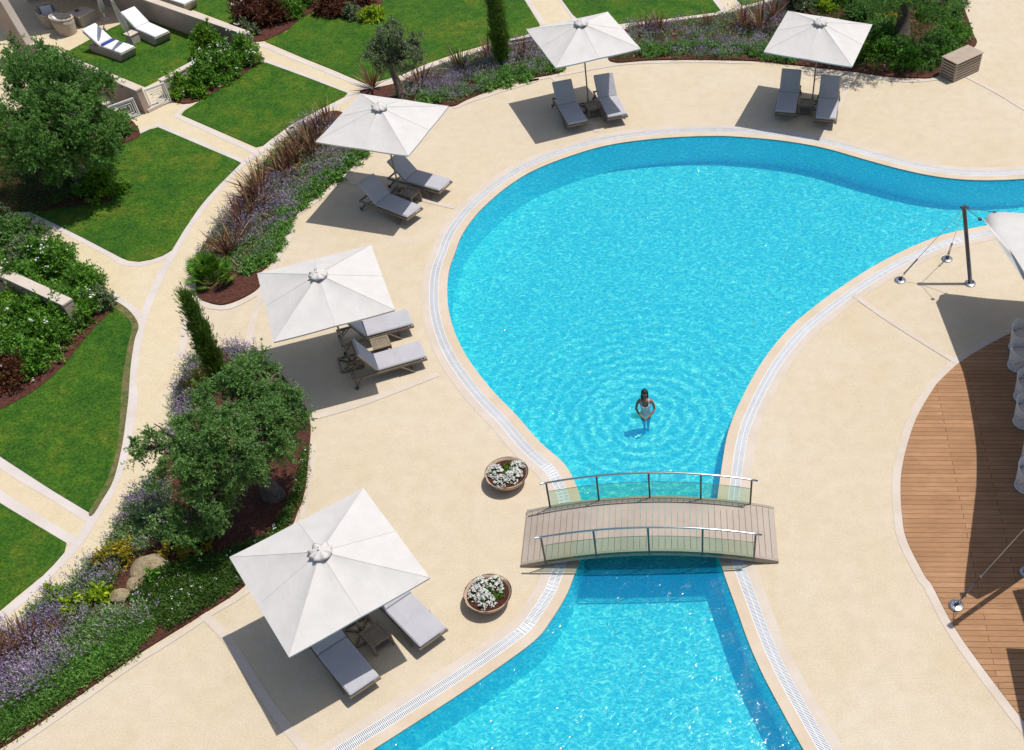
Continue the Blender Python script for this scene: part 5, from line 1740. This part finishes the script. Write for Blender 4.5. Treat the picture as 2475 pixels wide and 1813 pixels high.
# ================================================================== LAVENDER BEDS (uncountable) 
def lavender(poly_px, n, flower, seed, h=.33, name='lavender', leafm='lavleaf', avoid=(), dens_leaf=34):
    poly = [G(p) for p in poly_px]
    rg = random.Random(seed)
    pts = in_poly_points(poly, n, rg)
    P = np.array([(x, y, .05) for x, y in pts])
    ph = np.sin(P[:, 0] * 2.1 + seed) * np.cos(P[:, 1] * 1.7 + seed * 2)
    H = h * (1 + .25 * ph) * NR.uniform(.75, 1.2, len(P))
    nl = dens_leaf
    d = unit(NR.normal(size=(len(P), nl, 3)) + [0, 0, .9])
    s = NR.uniform(.05, 1, (len(P), nl))
    rad = .21
    L = P[:, None, :] + d * s[..., None] * np.array([rad, rad, 1])[None, None] * np.stack([np.ones_like(H), np.ones_like(H), H * .8], 1)[:, None, :]
    V1 = leaf_arrays(L.reshape(-1, 3), (d + NR.normal(size=d.shape) * .4 + [0, 0, .4]).reshape(-1, 3), .08, .026)
    gs = [V1]; ms = [M[leafm]]
    if flower > 0:
        ns = 9
        sel = (NR.uniform(size=len(P)) < np.clip(flower * (.72 + .9 * np.sin(P[:, 0] * 1.3 + seed * 3) * np.cos(P[:, 1] * 1.1 + seed)), 0.04, 1))
        Pf = P[sel]; Hf = H[sel]
        d = unit(NR.normal(size=(len(Pf), ns, 3)) * [.5, .5, .2] + [0, 0, 1])
        tips = Pf[:, None, :] + d * (Hf * 1.02)[:, None, None]
        for k in range(3):
            q = tips - d * (.05 * k)
            gs.append(leaf_arrays(q.reshape(-1, 3), (d + NR.normal(size=d.shape) * .55).reshape(-1, 3), .06, .022)); ms.append(M['lavflower'])
    o = link(name, quads_mesh(name, gs), ms)
    return o
def masspl(o, label, cat='lavender'):
    tag(o, label, cat, None, 'stuff')
o = lavender(Rg(600, 0, [(1150, 760), (1230, 660), (1400, 590), (1700, 470), (1900, 400), (2255, 345)]) + Rg(1200, 0, [(330, 330), (470, 450), (510, 550), (250, 605), (0, 672)]) + Rg(600, 0, [(1700, 765), (1590, 815), (1400, 800)]), 700, .55, 1)
masspl(o, 'purple-grey lavender filling the top bed from the small olive to the top middle parasol')
o = lavender(Rg(1200, 0, [(1030, 240), (1300, 205), (1750, 150), (2000, 80), (2200, 30)]) + Rg(1775, 0, [(400, 100), (300, 420), (450, 520)]) + Rg(1200, 0, [(2200, 490), (1900, 468), (1500, 458), (1150, 465), (1060, 420)]), 720, .6, 2)
masspl(o, 'purple lavender in the bed between the two top parasols')
o = lavender(Rg(600, 0, [(910, 1180), (700, 1380), (420, 1600)]) + Rg(0, 450, [(2250, 320), (2165, 460), (2090, 605), (2000, 690), (1850, 680), (1600, 640), (1550, 560), (1620, 430), (1770, 230), (1910, 60)]) + Rg(600, 0, [(60, 1350), (220, 1180), (400, 1010), (640, 900)]), 1000, .6, 3)
masspl(o, 'purple-grey lavender of the curved bed along the garden path')
o = lavender(Dd([(392, 870), (405, 820), (430, 790), (450, 800), (450, 860), (430, 930), (390, 990), (375, 985), (383, 900)]), 130, .95, 4)
masspl(o, 'strong purple lavender edge left of the slim cypress')
o = lavender(Dd([(500, 772), (560, 778), (600, 810), (590, 830), (520, 810)]), 50, .8, 5)
masspl(o, 'purple lavender fringe right of the slim cypress, above the olive crown')
o = lavender(Dd([(300, 1090), (370, 1060), (400, 1130), (360, 1200), (290, 1230), (225, 1235), (262, 1160)]), 240, .35, 6)
masspl(o, 'grey-blue lavender below the lower left olive crown beside the path')
o = lavender(Dd([(210, 1240), (280, 1240), (250, 1290), (180, 1330), (110, 1370), (60, 1385), (60, 1362), (150, 1302)]), 210, .3, 7, .42)
masspl(o, 'grey-green lavender edge between the path and the yellow shrub')
o = lavender(Dd([(-60, 1450), (60, 1385), (150, 1350), (250, 1350), (330, 1340), (350, 1370), (290, 1400), (200, 1450), (100, 1520), (0, 1590), (-60, 1620)]), 800, .75, 8, .42)
masspl(o, 'purple and grey lavender filling the bottom left corner bed')
o = lavender(Dd([(350, 1375), (300, 1440), (200, 1505), (100, 1575), (0, 1640), (-70, 1680), (-70, 1625), (0, 1580), (100, 1510), (200, 1440), (290, 1390)]), 620, 0, 9, .30, 'catmint', 'catmint')
masspl(o, 'fresh green catmint along the deck side of the bottom left bed', 'catmint')
# low ground cover with white flowers
def cover(px, n, m, nf, seed, label, h=.14):
    poly = [G(p) for p in px]
    pts = in_poly_points(poly, n, random.Random(seed))
    P = np.array([(x, y, .05) for x, y in pts])
    P = np.repeat(P, 12, axis=0) + NR.normal(size=(n * 12, 3)) * [.06, .06, .0]
    P[:, 2] += NR.uniform(0, h, len(P)) * (1 + .5 * np.sin(P[:, 0] * 3) * np.sin(P[:, 1] * 2.3))
    gs = [leaf_arrays(P, NR.normal(size=P.shape) + [0, 0, .8], .06, .025)]
    ms = [M[m]]
    if nf:
        pf = np.array([(x, y, .05 + h * 1.2) for x, y in in_poly_points(poly, nf, random.Random(seed + 1))])
        pf = np.repeat(pf, 5, axis=0) + NR.normal(size=(nf * 5, 3)) * .015
        gs.append(leaf_arrays(pf, NR.normal(size=pf.shape) + [0, 0, .4], .035, .03)); ms.append(M['petal'])
    o = link('ground_cover', quads_mesh('ground_cover', gs), ms)
    tag(o, label, 'ground cover', None, 'stuff')
cover(Dd([(330, 1340), (280, 1330), (330, 1280), (420, 1240), (520, 1215), (600, 1180), (645, 1110), (668, 1030), (676, 985), (680, 1000), (668, 1090), (650, 1130), (630, 1170), (545, 1278), (460, 1338), (375, 1390)]), 2600, 'cover', 46, 31, 'low dark green ground cover dotted with white flowers beside the nearest parasol')
cover(Rg(0, 0, [(-200, 1100), (300, 1000), (700, 1280), (650, 1400), (550, 1600), (0, 1700), (-200, 1500)]), 1500, 'cover', 10, 33, 'dark ground cover in the shade under the big olive tree')
# countable low mounds along the front edges of the top beds
mounds = [('left of the top middle parasol', Rg(600, 0, [(1400, 790), (1530, 770), (1680, 730), (1830, 690), (1990, 650), (2140, 610)]) + Rg(1200, 0, [(60, 600), (220, 570), (350, 530), (440, 540)]), .42, .30, 'catmint', 1),
          ('between the two top parasols', Rg(1200, 0, [(1175, 425), (1310, 410), (1425, 405), (1545, 395), (1650, 390), (1760, 410), (1880, 400), (1990, 415)]) + Rg(1775, 0, [(230, 420), (330, 450), (440, 470)]), .44, .34, 'catmint', 1),
          ('on the curved bed', Rg(600, 0, [(860, 1215), (790, 1280), (710, 1330), (640, 1400), (560, 1460), (480, 1520), (400, 1590)]) + Rg(0, 450, [(2230, 250), (2190, 350), (2130, 470), (2050, 590), (1950, 640)]), .44, .28, 'catmint', 1)]
for where, pts, rx, h, m, _ in mounds:
    for i, p in enumerate(pts):
        bush('catmint_mound', p, rx * rnd.uniform(.85, 1.15), h * rnd.uniform(.85, 1.15), m, ORD[i] + ' green catmint mound ' + where + ', counted ' + ('from the top' if 'curved' in where else 'left to right'), 'catmint', 'catmint mounds on the bed edges', leaf=(.07, .035), n=30, ns=9, nl=10, seed=i + int(rx * 1000))

# ================================================================== SHRUBS
bush('shrub', Rg(0, 0, [(1430, 730)])[0], .62, .8, 'bright', 'light green shrub right beside the right garden gate', 'shrub', flowers=8)
bush('shrub', Rg(0, 0, [(1600, 680)])[0], .75, 1.0, 'bush', 'tall dark green shrub over the low white garden wall', 'shrub', flowers=10)
bush('shrub', Rg(0, 0, [(1750, 590)])[0], .85, 1.2, 'bush', 'big glossy green shrub between the villa garden and the middle lawn', 'shrub', flowers=14)
bush('shrub', Rg(0, 0, [(1915, 480)])[0], .75, 1.05, 'bush', 'green shrub with pinkish white blossom at the path end', 'shrub', flowers=34)
bush('shrub', Rg(0, 0, [(1640, 430)])[0], .7, 1.3, 'bright', 'upright bright green shrub in front of the right garden wall', 'shrub')
bush('shrub', Rg(0, 0, [(1560, 760)])[0], .3, .3, 'bright', 'small green plant at the corner of the middle lawn', 'shrub')
bush('shrub', Rg(600, 0, [(70, 190)])[0], .95, 1.3, 'red', 'large red-leaved shrub at the top beside the short wall end', 'shrub')
bush('shrub', Rg(600, 0, [(230, 160)])[0], .8, 1.1, 'red', 'red-brown shrub right of the largest red shrub', 'shrub')
bush('shrub', Rg(600, 0, [(330, 130)])[0], .7, 1.0, 'bush', 'green shrub right of the red ones at the lawn corner', 'shrub')
bush('shrub', Rg(600, 0, [(470, 20)])[0], .8, .9, 'bush', 'rounded green shrub touching the top edge next to the big lawn', 'shrub')
bush('shrub', Rg(600, 0, [(0, 290)])[0], .5, .8, 'olivegrey', 'grey-green grassy shrub at the end of the garden wall', 'shrub')
bush('shrub', Rg(600, 0, [(975, 150)])[0], .55, .5, 'lime', 'small round lime green shrub on the big top lawn', 'shrub')
bush('shrub', Rg(600, 0, [(840, 140)])[0], .5, .55, 'olivegrey', 'grey-green shrub left of the round lime shrub', 'shrub')
bush('shrub', Rg(600, 0, [(680, 100)])[0], .8, .7, 'red', 'dark reddish low shrub on the top lawn bed', 'shrub')
bush('shrub', Rg(600, 0, [(850, 30)])[0], .7, .6, 'red', 'brown-leaved shrub at the top edge behind the lime shrub', 'shrub')
bush('shrub', Rg(0, 0, [(805, 1500)])[0], .72, .75, 'bright', 'round bright green shrub on the lawn under the big olive tree', 'shrub', flowers=0)
bush('shrub', Rg(0, 0, [(690, 1510)])[0], .45, .5, 'bush', 'small dark shrub left of the round bright one', 'shrub')
bush('shrub', Rg(0, 0, [(930, 1030)])[0], .65, .8, 'olive2', 'grey-green shrub right of the big olive crown, below the left gate', 'shrub')
bush('shrub', Rg(0, 0, [(770, 1010)])[0], .7, .7, 'olivegrey', 'pale green shrub between the big olive and the left gate', 'shrub')
bush('shrub', Rg(0, 0, [(520, 650)])[0], .9, 1.3, 'olive2', 'leafy shrub against the outside of the long garden wall', 'shrub')
# hedge at the left edge
HG = [((-40, 400), .9, 1.0, 'olivegrey', 0, 'grey-green shrub at the left edge above the hidden wall'), ((130, 430), .85, .8, 'olive', 0, 'dark green shrub, start of the hedge along the yellow path'),
      ((260, 600), .8, .9, 'olivegrey', 0, 'silvery shrub in the hedge above the hidden wall'), ((420, 640), .75, 1.1, 'bush', 10, 'upright dark shrub in the hedge beside the yellow path'),
      ((545, 700), .7, 1.2, 'bush', 30, 'upright shrub with long leaves and white blossom at the hedge bend'), ((700, 820), .75, .9, 'bush', 6, 'green shrub near the path fork at the end of the hedge'),
      ((800, 930), .5, .6, 'olivegrey', 0, 'low wispy shrub at the very tip of the hedge'), ((60, 720), .8, .8, 'bush', 8, 'dark shrub below the hidden wall at the left edge'),
      ((240, 830), .75, 1.1, 'bush', 22, 'shrub with white flowers standing in front of the white wall'), ((430, 980), .8, .9, 'bush', 14, 'green shrub in front of the end of the white wall'),
      ((620, 1010), .8, .9, 'bush', 24, 'flowering shrub nearest to the lower left lawn corner'), ((60, 1050), .85, .9, 'bright', 20, 'bright flowering shrub at the left edge'),
      ((250, 1120), .9, 1.0, 'bush', 14, 'broad green shrub in the middle of the flowering hedge'), ((450, 1180), .85, .9, 'bush', 12, 'green shrub bordering the lower left lawn'),
      ((40, 1300), .8, .8, 'bush', 24, 'shrub with many white blossoms at the left edge, lowest but one'), ((260, 1380), .8, .8, 'bush', 10, 'dark green shrub overhanging the lower left lawn'),
      ((60, 1500), .8, .7, 'red', 6, 'red-brown shrub at the left edge at the bottom of the hedge'), ((170, 1480), .55, .5, 'bush', 4, 'small dark shrub next to the red-brown one at the lawn edge')]
for (x, y), rx, h, m, fl, lb in HG:
    bush('shrub', Rg(0, 450, [(x, y)])[0], rx, h, m, lb, 'shrub', 'shrubs of the left hedge', flowers=int(fl * .45))
# lower left bed
bush('shrub', Rg(0, 900, [(1590, 150)])[0], .5, .8, 'yellow', 'yellow-orange shrub just left of the slim cypress foot', 'shrub', leaf=(.06, .03))
bush('shrub', Rg(0, 1313, [(930, 160)])[0], .52, .65, 'yellow', 'yellow-green shrub left of the pale boulder', 'shrub', leaf=(.07, .035))
bush('shrub', Rg(0, 1313, [(1400, 70)])[0], .42, .6, 'yellow', 'golden shrub right of the pale boulder under the olive', 'shrub', leaf=(.07, .035))
bush('shrub', Rg(0, 1313, [(1550, 60)])[0], .36, .5, 'yellow', 'second golden shrub right of the pale boulder, nearer the parasol', 'shrub', leaf=(.07, .035))
for i, (x, y, rx) in enumerate(((470, 410, .25), (640, 480, .32), (800, 410, .28), (600, 540, .26))):
    bush('shrub', Rg(0, 1313, [(x, y + 20)])[0], rx, .42, 'lime', ['leftmost lime green shrub beside the path in the lower left bed', 'largest lime green shrub of the lower left bed', 'lime green shrub nearest the pale boulder', 'lowest lime green shrub above the lavender'][i], 'shrub', 'lime shrubs of the lower left bed', leaf=(.10, .055), n=12, ns=7, nl=9)
bush('shrub', Rg(0, 900, [(1500, 1260)])[0], .6, .6, 'olive2', 'dark green shrub under the olive crown beside the golden shrubs', 'shrub')
bush('shrub', Rg(0, 900, [(1200, 1180)])[0], .5, .5, 'lavleaf', 'grey shrub between olive crown and path', 'shrub')
bush('shrub', Rg(0, 1313, [(1250, 270)])[0], .3, .4, 'bush', 'small green shrub in front of the pale boulder', 'shrub')
def rock(px, s, label, seed, hs=.6):
    bm = bmesh.new()
    bmesh.ops.create_icosphere(bm, subdivisions=4, radius=1)
    rg = random.Random(seed)
    ks = [(Vector((rg.uniform(-1, 1), rg.uniform(-1, 1), rg.uniform(-1, 1))).normalized(), rg.uniform(.68, .95)) for _ in range(16)]
    for v in bm.verts:
        for k, d in ks:
            t = v.co.dot(k)
            if t > d: v.co -= k * (t - d)
        v.co = Vector((v.co.x * s, v.co.y * s * .8, max(-.1, v.co.z * s * hs)))
    me = bpy.data.meshes.new('boulder'); bm.to_mesh(me); bm.free()
    o = link('boulder', me, M['rock']); q = G(px); o.location = (q.x, q.y, .1); o.rotation_euler = (0, 0, rg.uniform(0, 3))
    tag(o, label, 'boulder', 'pale boulders in the lower left bed')
rock(Rg(0, 1313, [(1190, 210)])[0], .48, 'largest pale boulder between the yellow shrubs of the lower left bed', 3)
rock(Rg(0, 1313, [(1080, 330)])[0], .26, 'small pale boulder just below the largest one', 5)
rock(Rg(0, 1313, [(950, 430)])[0], .24, 'small brownish boulder right of the lime shrubs', 8)
# top right planting
TR = [((520, 60), .7, .6, 'olivegrey', 'grey-green shrub at the top edge left of the top right cypress'), ((720, 90), .45, .6, 'lime', 'yellow-green shrub above the top right parasol'),
      ((1010, 150), .8, .8, 'olive2', 'dark green shrub right above the top right parasol'), ((1150, 60), .7, .9, 'olivegrey', 'grey shrub left of the top right olive trunk'),
      ((1200, 200), .45, .4, 'yellow', 'dry yellowish clump beside the olive trunk'), ((1130, 290), .8, .6, 'olive2', 'low rosemary-like shrub right of the top right parasol canopy'),
      ((1020, 440), .6, .55, 'bright', 'bright green tuft at the right corner of the top right parasol'), ((1180, 450), .7, .6, 'bush', 'green low shrub below the olive trunk, left one'),
      ((1330, 500), .75, .6, 'bush', 'green low shrub below the olive trunk, middle one'), ((1480, 480), .75, .6, 'olive2', 'dark low shrub below the olive trunk, right one'),
      ((1590, 390), .8, .7, 'olive2', 'dark green shrub directly left of the storage box'), ((1700, 300), .75, .7, 'bush', 'green shrub behind the storage box'),
      ((1560, 120), .9, .9, 'bush', 'leafy shrub right of the olive trunk at the top edge'), ((1720, 130), .5, .8, 'olivegrey', 'grey-green upright shrub at the right end of the top bed'),
      ((1300, 400), .6, .5, 'olive2', 'dark low shrub in the shade right below the olive trunk'), ((880, 330), .6, .5, 'olive2', 'shrub hidden behind the right half of the top right parasol'),
      ((650, 30), .6, .6, 'bush', 'green shrub at the top edge right of the narrow cypress foot'), ((900, 30), .8, .8, 'bush', 'broad green shrub at the top edge above the parasol'), ((1650, 470), .5, .45, 'bush', 'small green shrub left of the storage box corner'), ((800, 500), .3, .25, 'bush', 'tiny green plant on the bed edge under the top right parasol')]
for (x, y), rx, h, m, lb in TR:
    bush('shrub', Rg(1775, 0, [(x, y)])[0], rx, h, m, lb, 'shrub', 'shrubs of the top right bed')
cover(Rg(1775, 0, [(560, 480), (900, 540), (1300, 590), (1560, 585), (1830, 350), (1760, 60), (1000, -40), (500, 60), (900, 300)]), 2200, 'cover', 12, 41, 'low green ground cover of the top right bed', .2)
cover(Rg(1200, 0, [(880, 445), (940, 480), (1100, 470), (1060, 400)]), 40, 'cover', 4, 43, 'sparse low plants on the mulch right of the top middle parasol', .06)
